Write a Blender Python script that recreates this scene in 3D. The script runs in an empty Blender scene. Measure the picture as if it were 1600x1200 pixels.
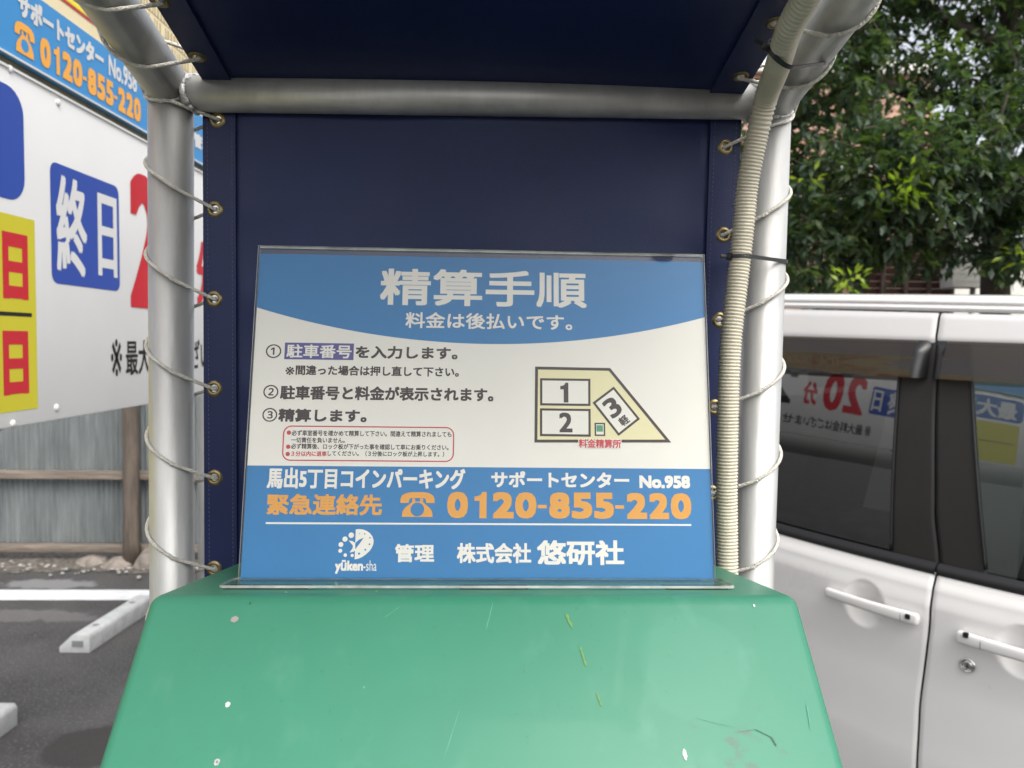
import bpy, bmesh, math, random
from mathutils import Vector, Matrix
random.seed(7)
sc = bpy.context.scene
COL = sc.collection
R = math.radians

# ------------------------------------------------------------------ camera
F, CX, CY, EYE = 1200.0, 800.0, 600.0, 1.57        # focal length in photo pixels, eye height
PITCH, ROLL, YAW = R(3.15), R(0.85), R(2.5)        # camera pitch / roll, yaw of the payment booth
fwd = Vector((0, math.cos(PITCH), -math.sin(PITCH)))
u0 = Vector((0, math.sin(PITCH), math.cos(PITCH)))
rgt = math.cos(ROLL) * Vector((1, 0, 0)) + math.sin(ROLL) * u0
upv = math.cos(ROLL) * u0 - math.sin(ROLL) * Vector((1, 0, 0))
CAMP = Vector((0, 0, EYE))
cd = bpy.data.cameras.new('camera'); cam = bpy.data.objects.new('camera', cd); COL.objects.link(cam)
cam.matrix_world = Matrix(((rgt.x, upv.x, -fwd.x, 0), (rgt.y, upv.y, -fwd.y, 0), (rgt.z, upv.z, -fwd.z, EYE), (0, 0, 0, 1)))
cd.sensor_width = 36; cd.lens = 27.0; cd.clip_start = 0.02; cd.clip_end = 600
cd.dof.use_dof = True; cd.dof.focus_distance = 0.72; cd.dof.aperture_fstop = 9.5
sc.camera = cam

# ------------------------------------------------------------------ light
SUN_EL, SUN_AZ = R(52), R(150)     # azimuth from +Y clockwise towards +X
w = bpy.data.worlds.new('World'); sc.world = w; w.use_nodes = True
nt = w.node_tree; bg = nt.nodes['Background']
sky = nt.nodes.new('ShaderNodeTexSky'); sky.sky_type = 'NISHITA'; sky.sun_disc = False
sky.sun_elevation = SUN_EL; sky.sun_rotation = SUN_AZ; sky.dust_density = 4.0; sky.ozone_density = 0.6; sky.air_density = 1.0
hz_ = nt.nodes.new('ShaderNodeHueSaturation'); hz_.inputs['Saturation'].default_value = 0.30      # thin white overcast
nt.links.new(sky.outputs[0], hz_.inputs['Color']); nt.links.new(hz_.outputs[0], bg.inputs['Color']); bg.inputs['Strength'].default_value = 0.15
sl = bpy.data.lights.new('sun', 'SUN'); so = bpy.data.objects.new('sun', sl); COL.objects.link(so)
sl.energy = 0.6; sl.angle = R(38); sl.color = (1.0, 0.95, 0.88)
sd = Vector((math.sin(SUN_AZ) * math.cos(SUN_EL), math.cos(SUN_AZ) * math.cos(SUN_EL), math.sin(SUN_EL)))
so.rotation_euler = sd.to_track_quat('Z', 'Y').to_euler(); so.location = (0, -3, 8)
vs = sc.view_settings; vs.view_transform = 'Standard'; vs.look = 'None'; vs.gamma = 1.0; vs.exposure = 1.02
try: vs.use_curve_mapping = False
except Exception: pass
sc.cycles.max_bounces = 8; sc.cycles.transparent_max_bounces = 12; sc.cycles.glossy_bounces = 5
sc.cycles.caustics_reflective = False; sc.cycles.caustics_refractive = False

# ------------------------------------------------------------------ measuring helpers
LX = Vector((math.cos(YAW), math.sin(YAW), 0)); LY = Vector((-math.sin(YAW), math.cos(YAW), 0)); LZ = Vector((0, 0, 1))
def ray(px, py): return fwd + (px - CX) / F * rgt - (py - CY) / F * upv
def hit(px, py, n, d):
    q = ray(px, py); return CAMP + q * ((d - n.dot(CAMP)) / n.dot(q))
def bl(px, py, depth): return hit(px, py, LY, depth)                 # on a booth plane at that distance
def loc(x, y, z): return LX * x + LY * y + LZ * (z + EYE)            # booth axes, z measured from eye height
def gnd(px, py): return hit(px, py, LZ, 0.0)

# ------------------------------------------------------------------ materials
def lin(c):
    return tuple(((v / 255) / 12.92 if v / 255 <= 0.04045 else ((v / 255 + 0.055) / 1.055) ** 2.4) for v in c)
def mat(name, col, rough=0.5, metal=0.0, coat=0.0, var=0.0, vscale=8.0, bump=0.0, bscale=60.0, col2=None, spec=0.5, stretch=None):
    m = bpy.data.materials.new(name); m.use_nodes = True; t = m.node_tree; b = t.nodes['Principled BSDF']
    b.inputs['Base Color'].default_value = (*col, 1); b.inputs['Roughness'].default_value = rough
    b.inputs['Metallic'].default_value = metal; b.inputs['Coat Weight'].default_value = coat; b.inputs['Coat Roughness'].default_value = 0.04
    b.inputs['Specular IOR Level'].default_value = spec
    tc = t.nodes.new('ShaderNodeTexCoord'); src = tc.outputs['Object']
    if stretch:
        mp = t.nodes.new('ShaderNodeMapping'); mp.inputs['Scale'].default_value = stretch
        t.links.new(src, mp.inputs[0]); src = mp.outputs[0]
    if var > 0 or col2:
        n = t.nodes.new('ShaderNodeTexNoise'); n.inputs['Scale'].default_value = vscale; n.inputs['Detail'].default_value = 6; n.inputs['Roughness'].default_value = 0.62
        t.links.new(src, n.inputs['Vector'])
        r = t.nodes.new('ShaderNodeValToRGB'); r.color_ramp.elements[0].position = 0.33; r.color_ramp.elements[1].position = 0.68
        a = tuple(max(0, c * (1 - var)) for c in col); e = col2 if col2 else tuple(min(1, c * (1 + var)) for c in col)
        r.color_ramp.elements[0].color = (*a, 1); r.color_ramp.elements[1].color = (*e, 1)
        t.links.new(n.outputs['Fac'], r.inputs[0]); t.links.new(r.outputs[0], b.inputs['Base Color'])
        mr = t.nodes.new('ShaderNodeMapRange'); mr.inputs['To Min'].default_value = max(0, rough - 0.08); mr.inputs['To Max'].default_value = min(1, rough + 0.08)
        t.links.new(n.outputs['Fac'], mr.inputs[0]); t.links.new(mr.outputs[0], b.inputs['Roughness'])
    if bump > 0:
        n2 = t.nodes.new('ShaderNodeTexNoise'); n2.inputs['Scale'].default_value = bscale; n2.inputs['Detail'].default_value = 5
        t.links.new(src, n2.inputs['Vector'])
        bp = t.nodes.new('ShaderNodeBump'); bp.inputs['Strength'].default_value = bump; bp.inputs['Distance'].default_value = 0.01
        t.links.new(n2.outputs['Fac'], bp.inputs['Height']); t.links.new(bp.outputs[0], b.inputs['Normal'])
    return m
def clear(name, tint, ior=1.5, rough=0.0, density=0.0, dcol=(0, 0, 0), back=0.05):
    """thin clear sheet: mirror by Fresnel over tinted see-through"""
    m = bpy.data.materials.new(name); m.use_nodes = True; t = m.node_tree; t.nodes.clear()
    o = t.nodes.new('ShaderNodeOutputMaterial'); tr = t.nodes.new('ShaderNodeBsdfTransparent'); tr.inputs[0].default_value = (*tint, 1)
    gl = t.nodes.new('ShaderNodeBsdfGlossy'); gl.inputs['Roughness'].default_value = rough; gl.inputs[0].default_value = (1, 1, 1, 1)
    fr = t.nodes.new('ShaderNodeFresnel'); fr.inputs[0].default_value = ior
    gm = t.nodes.new('ShaderNodeNewGeometry'); flip = t.nodes.new('ShaderNodeMix'); flip.data_type = 'FLOAT'
    mx = t.nodes.new('ShaderNodeMixShader')
    # both sides reflect like the outside of the sheet
    mth = t.nodes.new('ShaderNodeMath'); mth.operation = 'MULTIPLY'; mth.inputs[1].default_value = 1.0
    t.links.new(gm.outputs['Backfacing'], flip.inputs['Factor']); t.links.new(fr.outputs[0], flip.inputs['A']); flip.inputs['B'].default_value = back
    t.links.new(flip.outputs[0], mth.inputs[0])
    t.links.new(mth.outputs[0], mx.inputs[0])
    base = tr
    if density > 0:
        df = t.nodes.new('ShaderNodeBsdfDiffuse'); df.inputs[0].default_value = (*dcol, 1)
        m2 = t.nodes.new('ShaderNodeMixShader'); m2.inputs[0].default_value = density
        t.links.new(tr.outputs[0], m2.inputs[1]); t.links.new(df.outputs[0], m2.inputs[2]); base = m2
    t.links.new(base.outputs[0], mx.inputs[1]); t.links.new(gl.outputs[0], mx.inputs[2]); t.links.new(mx.outputs[0], o.inputs[0])
    return m

M = {}
M['white_board'] = mat('white_board', (0.68, 0.68, 0.665), 0.35, var=0.03, vscale=3)
M['sign_blue'] = mat('sign_blue', (0.048, 0.265, 0.58), 0.35)
M['sign_navy'] = mat('sign_navy', (0.030, 0.075, 0.36), 0.35)
M['sign_yellow'] = mat('sign_yellow', (0.58, 0.52, 0.035), 0.35)
M['sign_red'] = mat('sign_red', (0.54, 0.022, 0.035), 0.35)
M['sign_black'] = mat('sign_black', (0.012, 0.012, 0.012), 0.4)
M['sign_orange'] = mat('sign_orange', (0.86, 0.40, 0.06), 0.4)
M['sign_cream'] = mat('sign_cream', (0.82, 0.70, 0.44), 0.4, var=0.03)
M['sign_tan'] = mat('sign_tan', (0.42, 0.34, 0.16), 0.5)
M['sign_bright_yellow'] = mat('sign_bright_yellow', (0.90, 0.72, 0.05), 0.4)
M['olive_channel'] = mat('olive_channel', (0.13, 0.12, 0.07), 0.5, var=0.3, vscale=20)
M['print_white'] = mat('print_white', (0.80, 0.735, 0.67), 0.5, var=0.02, vscale=9, spec=0.25)
M['print_blue'] = mat('print_blue', (0.028, 0.180, 0.42), 0.45, var=0.05, vscale=5, spec=0.25)
M['print_brown'] = mat('print_brown', (0.050, 0.034, 0.030), 0.5, spec=0.25)
M['print_purple'] = mat('print_purple', (0.095, 0.080, 0.26), 0.5, spec=0.25)
M['print_red'] = mat('print_red', (0.55, 0.045, 0.060), 0.5, spec=0.25)
M['print_orange'] = mat('print_orange', (0.72, 0.32, 0.055), 0.5, spec=0.25)
M['print_yellow'] = mat('print_yellow', (0.76, 0.67, 0.40), 0.5, spec=0.25)
M['print_green'] = mat('print_green', (0.04, 0.26, 0.12), 0.5)
M['acrylic'] = clear('acrylic', (0.97, 0.985, 0.98), 1.34, back=0.0)
M['acrylic_base'] = clear('acrylic_base', (0.90, 0.93, 0.93), 1.09, back=0.0, density=0.05, dcol=(0.42, 0.50, 0.50))
M['acrylic_edge'] = mat('acrylic_edge', (0.42, 0.42, 0.38), 0.15, var=0.35, vscale=30, coat=0.5)
M['pad'] = mat('pad', (0.035, 0.042, 0.05), 0.7)
M['steel_pipe'] = mat('steel_pipe', (0.56, 0.56, 0.54), 0.45, metal=0.55, var=0.15, vscale=22, bump=0.07, bscale=70, stretch=(1, 1, 0.2))
M['weld'] = mat('weld', (0.55, 0.55, 0.54), 0.5, metal=0.6, var=0.4, vscale=120, bump=0.6, bscale=220)
M['canvas'] = mat('canvas', (0.005, 0.014, 0.080), 0.46, var=0.22, vscale=4, bump=0.10, bscale=700, spec=0.4, col2=(0.010, 0.022, 0.095))
M['thread'] = mat('thread', (0.10, 0.11, 0.20), 0.8)
M['brass'] = mat('brass', (0.26, 0.205, 0.10), 0.38, metal=0.85, var=0.3, vscale=80)
M['rope'] = mat('rope', (0.74, 0.71, 0.63), 0.85, var=0.12, vscale=140, bump=0.6, bscale=500)
M['conduit'] = mat('conduit', (0.62, 0.575, 0.45), 0.5, var=0.08, vscale=25)
M['black_plastic'] = mat('black_plastic', (0.012, 0.012, 0.013), 0.35)
M['car_white'] = mat('car_white', (0.77, 0.76, 0.745), 0.30, coat=0.6, var=0.01)
M['car_black'] = mat('car_black', (0.020, 0.019, 0.018), 0.55, var=0.15, vscale=3)
M['rubber'] = mat('rubber', (0.012, 0.012, 0.014), 0.45)
M['chrome'] = mat('chrome', (0.75, 0.73, 0.70), 0.12, metal=1.0)
M['glass_dark'] = clear('glass_dark', (0.08, 0.09, 0.09), 2.25)
M['glass_green'] = clear('glass_green', (0.20, 0.26, 0.25), 2.2)
M['glass_plain'] = clear('glass_plain', (0.6, 0.66, 0.65), 1.5)
M['visor_tint'] = clear('visor_tint', (0.30, 0.25, 0.20), 1.9, density=0.35, dcol=(0.050, 0.036, 0.024))
M['seat_cloth'] = mat('seat_cloth', (0.03, 0.03, 0.035), 0.9)
M['tyre'] = mat('tyre', (0.02, 0.02, 0.02), 0.85)
M['alloy'] = mat('alloy', (0.5, 0.5, 0.5), 0.3, metal=0.9)
M['zinc'] = mat('zinc', (0.17, 0.19, 0.193), 0.45, metal=0.1, var=0.18, vscale=5, col2=(0.245, 0.268, 0.268), stretch=(3, 3, 0.4))
M['old_wood'] = mat('old_wood', (0.12, 0.095, 0.075), 0.85, var=0.45, vscale=10, bump=0.5, bscale=40, stretch=(2, 2, 0.3))
M['rail_wood'] = mat('rail_wood', (0.20, 0.165, 0.135), 0.85, var=0.4, vscale=12, bump=0.4, bscale=40, stretch=(0.3, 2, 3))
M['concrete'] = mat('concrete', (0.52, 0.53, 0.52), 0.8, var=0.14, vscale=18, bump=0.25, bscale=120)
M['pocket'] = mat('pocket', (0.20, 0.21, 0.21), 0.8)
M['stone'] = mat('stone', (0.25, 0.215, 0.185), 0.9, var=0.4, vscale=14, bump=0.8, bscale=50)
M['line_paint'] = mat('line_paint', (0.72, 0.73, 0.73), 0.7, var=0.10, vscale=20, bump=0.2, bscale=200)
M['bark'] = mat('bark', (0.055, 0.042, 0.032), 0.9, var=0.4, vscale=9, bump=0.8, bscale=30, stretch=(1, 1, 0.3))
M['brown_slat'] = mat('brown_slat', (0.13, 0.060, 0.042), 0.7, var=0.3, vscale=6, stretch=(0.4, 1, 3))
M['brown_post'] = mat('brown_post', (0.10, 0.060, 0.050), 0.6, var=0.2)
M['house_white'] = mat('house_white', (0.74, 0.72, 0.66), 0.7, var=0.06, vscale=2)
M['window_dark'] = mat('window_dark', (0.04, 0.05, 0.06), 0.08)
M['window_frame'] = mat('window_frame', (0.45, 0.45, 0.44), 0.4, metal=0.5)

def leaf_mat(name, c1, c2, trans):
    m = bpy.data.materials.new(name); m.use_nodes = True; t = m.node_tree; b = t.nodes['Principled BSDF']
    b.inputs['Roughness'].default_value = 0.38; b.inputs['Specular IOR Level'].default_value = 0.5
    tc = t.nodes.new('ShaderNodeTexCoord'); n = t.nodes.new('ShaderNodeTexNoise'); n.inputs['Scale'].default_value = 2.2; n.inputs['Detail'].default_value = 8
    t.links.new(tc.outputs['Object'], n.inputs['Vector'])
    r = t.nodes.new('ShaderNodeValToRGB'); r.color_ramp.elements[0].position = .38; r.color_ramp.elements[1].position = .64
    r.color_ramp.elements[0].color = (*c1, 1); r.color_ramp.elements[1].color = (*c2, 1)
    t.links.new(n.outputs['Fac'], r.inputs[0]); t.links.new(r.outputs[0], b.inputs['Base Color'])
    tl = t.nodes.new('ShaderNodeBsdfTranslucent'); mul = t.nodes.new('ShaderNodeMix'); mul.data_type = 'RGBA'; mul.blend_type = 'MULTIPLY'; mul.inputs['Factor'].default_value = 1
    t.links.new(r.outputs[0], mul.inputs['A']); mul.inputs['B'].default_value = (1.6, 1.9, 0.7, 1)
    t.links.new(mul.outputs['Result'], tl.inputs[0])
    mx = t.nodes.new('ShaderNodeMixShader'); mx.inputs[0].default_value = trans
    t.links.new(b.outputs[0], mx.inputs[1]); t.links.new(tl.outputs[0], mx.inputs[2]); t.links.new(mx.outputs[0], t.nodes['Material Output'].inputs[0])
    return m
M['leaf_dark'] = leaf_mat('leaf_dark', (0.036, 0.064, 0.036), (0.082, 0.122, 0.076), 0.34)
M['leaf_mid'] = leaf_mat('leaf_mid', (0.060, 0.092, 0.034), (0.108, 0.146, 0.058), 0.45)
M['leaf_young'] = leaf_mat('leaf_young', (0.24, 0.34, 0.03), (0.36, 0.45, 0.05), 0.35)

def asphalt():
    m = mat('asphalt', (0.070, 0.067, 0.065), 0.85, var=0.30, vscale=2.6, bump=0.8, bscale=120)
    t = m.node_tree; b = t.nodes['Principled BSDF']; tc = t.nodes['Texture Coordinate']
    ramp = [n for n in t.nodes if n.type == 'VALTORGB'][0]
    # light grit
    v = t.nodes.new('ShaderNodeTexNoise'); v.inputs['Scale'].default_value = 85; v.inputs['Detail'].default_value = 2
    t.links.new(tc.outputs['Object'], v.inputs['Vector'])
    g = t.nodes.new('ShaderNodeValToRGB'); g.color_ramp.elements[0].position = 0.55; g.color_ramp.elements[1].position = 0.72
    t.links.new(v.outputs['Fac'], g.inputs[0])
    m1 = t.nodes.new('ShaderNodeMix'); m1.data_type = 'RGBA'; t.links.new(g.outputs[0], m1.inputs['Factor'])
    t.links.new(ramp.outputs[0], m1.inputs['A']); m1.inputs['B'].default_value = (0.16, 0.155, 0.15, 1)
    # oil stain and dust patches, each a noisy ellipse with its own place
    def patch(prev, centre, rx, ry, colr, amount, nscale, wob):
        mp = t.nodes.new('ShaderNodeMapping'); mp.vector_type = 'POINT'
        mp.inputs['Location'].default_value = (-centre[0] / rx, -centre[1] / ry, 0); mp.inputs['Scale'].default_value = (1 / rx, 1 / ry, 0)
        t.links.new(tc.outputs['Object'], mp.inputs[0])
        ln = t.nodes.new('ShaderNodeVectorMath'); ln.operation = 'LENGTH'; t.links.new(mp.outputs[0], ln.inputs[0])
        nn = t.nodes.new('ShaderNodeTexNoise'); nn.inputs['Scale'].default_value = nscale; nn.inputs['Detail'].default_value = 4
        t.links.new(tc.outputs['Object'], nn.inputs['Vector'])
        a = t.nodes.new('ShaderNodeMath'); a.operation = 'MULTIPLY_ADD'; a.inputs[1].default_value = wob; t.links.new(nn.outputs['Fac'], a.inputs[0]); t.links.new(ln.outputs['Value'], a.inputs[2])
        rr = t.nodes.new('ShaderNodeMapRange'); rr.inputs['From Min'].default_value = 1.0 + wob * .5; rr.inputs['From Max'].default_value = 0.93 + wob * .4
        rr.inputs['To Max'].default_value = amount; t.links.new(a.outputs[0], rr.inputs[0])
        mm = t.nodes.new('ShaderNodeMix'); mm.data_type = 'RGBA'; t.links.new(rr.outputs[0], mm.inputs['Factor'])
        t.links.new(prev, mm.inputs['A']); mm.inputs['B'].default_value = (*colr, 1)
        return mm.outputs['Result']
    c = gnd(150, 1165); o = patch(m1.outputs['Result'], c, 0.20, 0.16, (0.040, 0.037, 0.034), 0.9, 6, 0.5)
    c = gnd(75, 912); o = patch(o, c, 0.34, 0.10, (0.34, 0.34, 0.34), 0.55, 7, 1.6)
    c = gnd(40, 962); o = patch(o, c, 0.45, 0.10, (0.22, 0.21, 0.20), 0.45, 9, 1.8)
    t.links.new(o, b.inputs['Base Color'])
    return m

# ------------------------------------------------------------------ mesh helpers
def tag(o, label=None, cat=None, group=None, kind=None):
    if label: o['label'] = label
    if cat: o['category'] = cat
    if group: o['group'] = group
    if kind: o['kind'] = kind
    return o
def thing(name, at, label, cat, group=None):
    o = bpy.data.objects.new(name, None); COL.objects.link(o); o.location = at; o.empty_display_size = 0.05
    return tag(o, label, cat, group)
def base_of(p):
    v = Vector((0, 0, 0))
    while p is not None: v = v + p.location; p = p.parent
    return v
class MB:
    def __init__(s): s.v = []; s.f = []; s.mi = []; s.sm = []
    def add(s, verts, faces, mi=0, smooth=False):
        o = len(s.v); s.v += [Vector(p) for p in verts]
        for f in faces: s.f.append([i + o for i in f]); s.mi.append(mi); s.sm.append(smooth)
    def box(s, c, ax, ay, az, hx, hy, hz, mi=0):
        c = Vector(c); P = []
        for z in (-1, 1):
            for y in (-1, 1):
                for x in (-1, 1): P.append(c + ax * (x * hx) + ay * (y * hy) + az * (z * hz))
        s.add(P, [(0, 2, 3, 1), (4, 5, 7, 6), (0, 1, 5, 4), (2, 6, 7, 3), (0, 4, 6, 2), (1, 3, 7, 5)], mi)
    def aabb(s, x0, x1, y0, y1, z0, z1, mi=0):
        s.box(((x0 + x1) / 2, (y0 + y1) / 2, (z0 + z1) / 2), Vector((1, 0, 0)), Vector((0, 1, 0)), LZ, abs(x1 - x0) / 2, abs(y1 - y0) / 2, abs(z1 - z0) / 2, mi)
    def tube(s, pts, rad, seg=12, mi=0, caps=True, lay=0):
        pts = [Vector(p) for p in pts]; n = len(pts)
        rad = [rad] * n if not hasattr(rad, '__len__') else rad
        t0 = (pts[1] - pts[0]).normalized(); a = t0.orthogonal().normalized(); V = []
        for i in range(n):
            t = (pts[min(i + 1, n - 1)] - pts[max(i - 1, 0)]).normalized()
            a = (a - t * a.dot(t)).normalized(); b = t.cross(a)
            for k in range(seg):
                an = 2 * math.pi * k / seg; V.append(pts[i] + (a * math.cos(an) + b * math.sin(an)) * (rad[i] * (1 + .12 * abs(math.cos(1.5 * an + i * lay)) - .06) if lay else rad[i]))
        Fc = [(i * seg + k, i * seg + (k + 1) % seg, (i + 1) * seg + (k + 1) % seg, (i + 1) * seg + k) for i in range(n - 1) for k in range(seg)]
        s.add(V, Fc, mi, True)
        if caps:
            o = len(s.v) - n * seg
            s.f.append([o + k for k in reversed(range(seg))]); s.mi.append(mi); s.sm.append(False)
            s.f.append([o + (n - 1) * seg + k for k in range(seg)]); s.mi.append(mi); s.sm.append(False)
    def prism(s, prof, d, mi=0):
        n = len(prof); P = [Vector(p) for p in prof]; Q = [p + d for p in P]
        s.add(P + Q, [tuple(range(n))[::-1], tuple(range(n, 2 * n))] + [(i, (i + 1) % n, n + (i + 1) % n, n + i) for i in range(n)], mi)
    def grid(s, fn, nu, nv, mi=0, smooth=True):
        V = [Vector(fn(i / nu, j / nv)) for j in range(nv + 1) for i in range(nu + 1)]
        s.add(V, [(j * (nu + 1) + i, j * (nu + 1) + i + 1, (j + 1) * (nu + 1) + i + 1, (j + 1) * (nu + 1) + i) for j in range(nv) for i in range(nu)], mi, smooth)
    def sphere(s, c, r, seg=16, rings=10, mi=0, sc3=(1, 1, 1), jit=0):
        c = Vector(c); V = []
        for j in range(rings + 1):
            th = math.pi * j / rings
            for k in range(seg):
                an = 2 * math.pi * k / seg
                rr = r * (1 + random.uniform(-jit, jit))
                V.append(c + Vector((math.sin(th) * math.cos(an) * sc3[0], math.sin(th) * math.sin(an) * sc3[1], math.cos(th) * sc3[2])) * rr)
        s.add(V, [(j * seg + k, (j + 1) * seg + k, (j + 1) * seg + (k + 1) % seg, j * seg + (k + 1) % seg) for j in range(rings) for k in range(seg)], mi, True)
    def build(s, name, m, parent=None, at=None, bevel=0, bseg=2, recalc=True, merge=False):
        b = base_of(parent) if parent else (Vector(at) if at is not None else Vector((0, 0, 0)))
        me = bpy.data.meshes.new(name); me.from_pydata([tuple(p - b) for p in s.v], [], s.f)
        for mm in (m if isinstance(m, (list, tuple)) else [m]): me.materials.append(mm)
        me.polygons.foreach_set('material_index', s.mi); me.polygons.foreach_set('use_smooth', s.sm)
        me.validate()
        if recalc or bevel or merge:
            bm = bmesh.new(); bm.from_mesh(me)
            if merge: bmesh.ops.remove_doubles(bm, verts=bm.verts, dist=1e-5)
            if recalc: bmesh.ops.recalc_face_normals(bm, faces=bm.faces)
            if bevel:
                es = [e for e in bm.edges if len(e.link_faces) == 2 and e.calc_face_angle(0) > 0.35]
                bmesh.ops.bevel(bm, geom=es, offset=bevel, segments=bseg, profile=0.5, affect='EDGES', clamp_overlap=True)
                for f in bm.faces: f.smooth = True
            bm.to_mesh(me); bm.free()
            if bevel:
                me.set_sharp_from_angle(angle=R(38))
        me.update()
        o = bpy.data.objects.new(name, me); COL.objects.link(o)
        if parent: o.parent = parent
        else: o.location = b
        return o

# ------------------------------------------------------------------ lettering
class Face:
    """a flat face to print on: origin, two axes, outward normal"""
    def __init__(s, O, U, V, N): s.O, s.U, s.V, s.N = O, U, V, N
    def at(s, u, v, lift): return s.O + s.U * u + s.V * v + s.N * lift
    def uv(s, px, py):
        p = hit(px, py, s.N, s.N.dot(s.O)) - s.O; return p.dot(s.U), p.dot(s.V)
_gl = {}
def glyph(body):
    if body not in _gl:
        c = bpy.data.curves.new('lettering_source', 'FONT'); c.body = body; c.resolution_u = 3
        o = bpy.data.objects.new('lettering_source', c); me = o.to_mesh()
        _gl[body] = ([(v.co.x, v.co.y) for v in me.vertices], [tuple(p.vertices) for p in me.polygons])
        o.to_mesh_clear(); bpy.data.objects.remove(o); bpy.data.curves.remove(c)
    return _gl[body]
def put(mb, fc, body, rect, bold, lift, rot=0.0, mi=0, boldv=None):
    V, Fs = glyph(body); u0, v0, u1, v1 = rect
    if u0 > u1: u0, u1 = u1, u0
    if v0 > v1: v0, v1 = v1, v0
    xs = [p[0] for p in V]; ys = [p[1] for p in V]; x0, x1, y0, y1 = min(xs), max(xs), min(ys), max(ys)
    bv = bold if boldv is None else boldv
    su = (u1 - u0 - 2 * bold) / max(1e-6, x1 - x0); sv = (v1 - v0 - 2 * bv) / max(1e-6, y1 - y0)
    uc, vc = (u0 + u1) / 2, (v0 + v1) / 2; cr, sr = math.cos(rot), math.sin(rot)
    if bold <= 0: offs = [(0, 0)]
    else:
        big = 7 if bold > .01 else 2
        nu = max(big, min(6, math.ceil(2 * bold / (abs(su) * .062)) + 1)); nv = max(big, min(6, math.ceil(2 * bv / (abs(sv) * .055)) + 1))
        offs = [(-1 + 2 * i / (nu - 1), -1 + 2 * j / (nv - 1)) for i in range(nu) for j in range(nv)]
        if len(offs) == 4: offs.append((0, 0))
    for k, (a, b) in enumerate(offs):
        P = []
        for x, y in V:
            du = (x - (x0 + x1) / 2) * su + a * bold; dv = (y - (y0 + y1) / 2) * sv + b * bv
            P.append(fc.at(uc + du * cr - dv * sr, vc + du * sr + dv * cr, lift + k * 1.2e-5))
        mb.add(P, Fs, mi)
_gl['1'] = ([(.42, 0), (1, 0), (1, 1), (.64, 1), (.52, .90), (.27, .84), (0, .83), (0, .66), (.42, .66)], [tuple(range(9))])
def _bars(bs):
    V, Fs = [], []
    for a, b, c, d in bs: o = len(V); V += [(a, b), (c, b), (c, d), (a, d)]; Fs.append((o, o + 1, o + 2, o + 3))
    return V, Fs
_gl['日'] = _bars([(0, 0, .2, 1), (.8, 0, 1, 1), (.2, .885, .8, 1), (.2, .50, .8, .61), (.2, .10, .8, .215)])
_gl['heavy日'] = _bars([(0, 0, .235, 1), (.765, 0, 1, 1), (.235, .785, .765, 1), (.235, .405, .765, .57), (.235, .01, .765, .2)])
_gl['heavy月'] = _bars([(0, 0, .22, 1), (.78, 0, 1, 1), (.22, .82, .78, 1), (.22, .56, .78, .68), (.22, .28, .78, .40)])
PHONE = [('0', 699, 731), ('1', 741, 759.7), ('2', 769, 801.7), ('0', 804, 837), ('-', 839, 853), ('8', 857, 889), ('5', 892, 924), ('5', 927, 958), ('-', 960, 974), ('2', 978, 1010), ('2', 1013.5, 1044.5), ('0', 1047.6, 1080)]
def put_phone(mb, fc, rect, bold, lift):
    u0, v0, u1, v1 = rect; k = (u1 - u0) / 381.0; h = v1 - v0
    for ch, a, b in PHONE:
        ua, ub = u0 + (a - 699) * k, u0 + (b - 699) * k
        if ch == '-': poly(mb, fc, [(ua, v0 + .39 * h), (ub, v0 + .39 * h), (ub, v0 + .52 * h), (ua, v0 + .52 * h)], lift)
        elif ch == '1': put(mb, fc, ch, (ua, v0, ub, v1), 0, lift)
        else: put(mb, fc, ch, (ua, v0, ub, v1), bold, lift)
def poly(mb, fc, uvs, lift, mi=0):
    mb.add([fc.at(u, v, lift) for u, v in uvs], [tuple(range(len(uvs)))], mi)
def rrect(u0, v0, u1, v1, r, n=6):
    if u0 > u1: u0, u1 = u1, u0
    if v0 > v1: v0, v1 = v1, v0
    P = []
    for cx, cy, a0 in ((u1 - r, v1 - r, 0), (u0 + r, v1 - r, 90), (u0 + r, v0 + r, 180), (u1 - r, v0 + r, 270)):
        for k in range(n + 1):
            a = R(a0 + 90 * k / n); P.append((cx + r * math.cos(a), cy + r * math.sin(a)))
    return P
def ring(mb, fc, P, wd, lift, mi=0):
    """outline of a closed polygon, drawn inwards by wd"""
    n = len(P); cx = sum(p[0] for p in P) / n; cy = sum(p[1] for p in P) / n
    area = sum(P[i][0] * P[(i + 1) % n][1] - P[(i + 1) % n][0] * P[i][1] for i in range(n)); sg = 1 if area > 0 else -1
    Q = []
    for i in range(n):
        a, b, c = Vector(P[i - 1]), Vector(P[i]), Vector(P[(i + 1) % n])
        e1 = (b - a).normalized(); e2 = (c - b).normalized(); n1 = Vector((-e1.y, e1.x)) * sg; n2 = Vector((-e2.y, e2.x)) * sg
        m = (n1 + n2); m = m / max(0.3, m.dot(n1)); Q.append(b + m * wd)
    V = [fc.at(p[0], p[1], lift) for p in P] + [fc.at(q.x, q.y, lift) for q in Q]
    mb.add(V, [(i, (i + 1) % n, n + (i + 1) % n, n + i) for i in range(n)], mi)
def disc(u, v, r, n=20): return [(u + r * math.cos(2 * math.pi * k / n), v + r * math.sin(2 * math.pi * k / n)) for k in range(n)]
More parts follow.
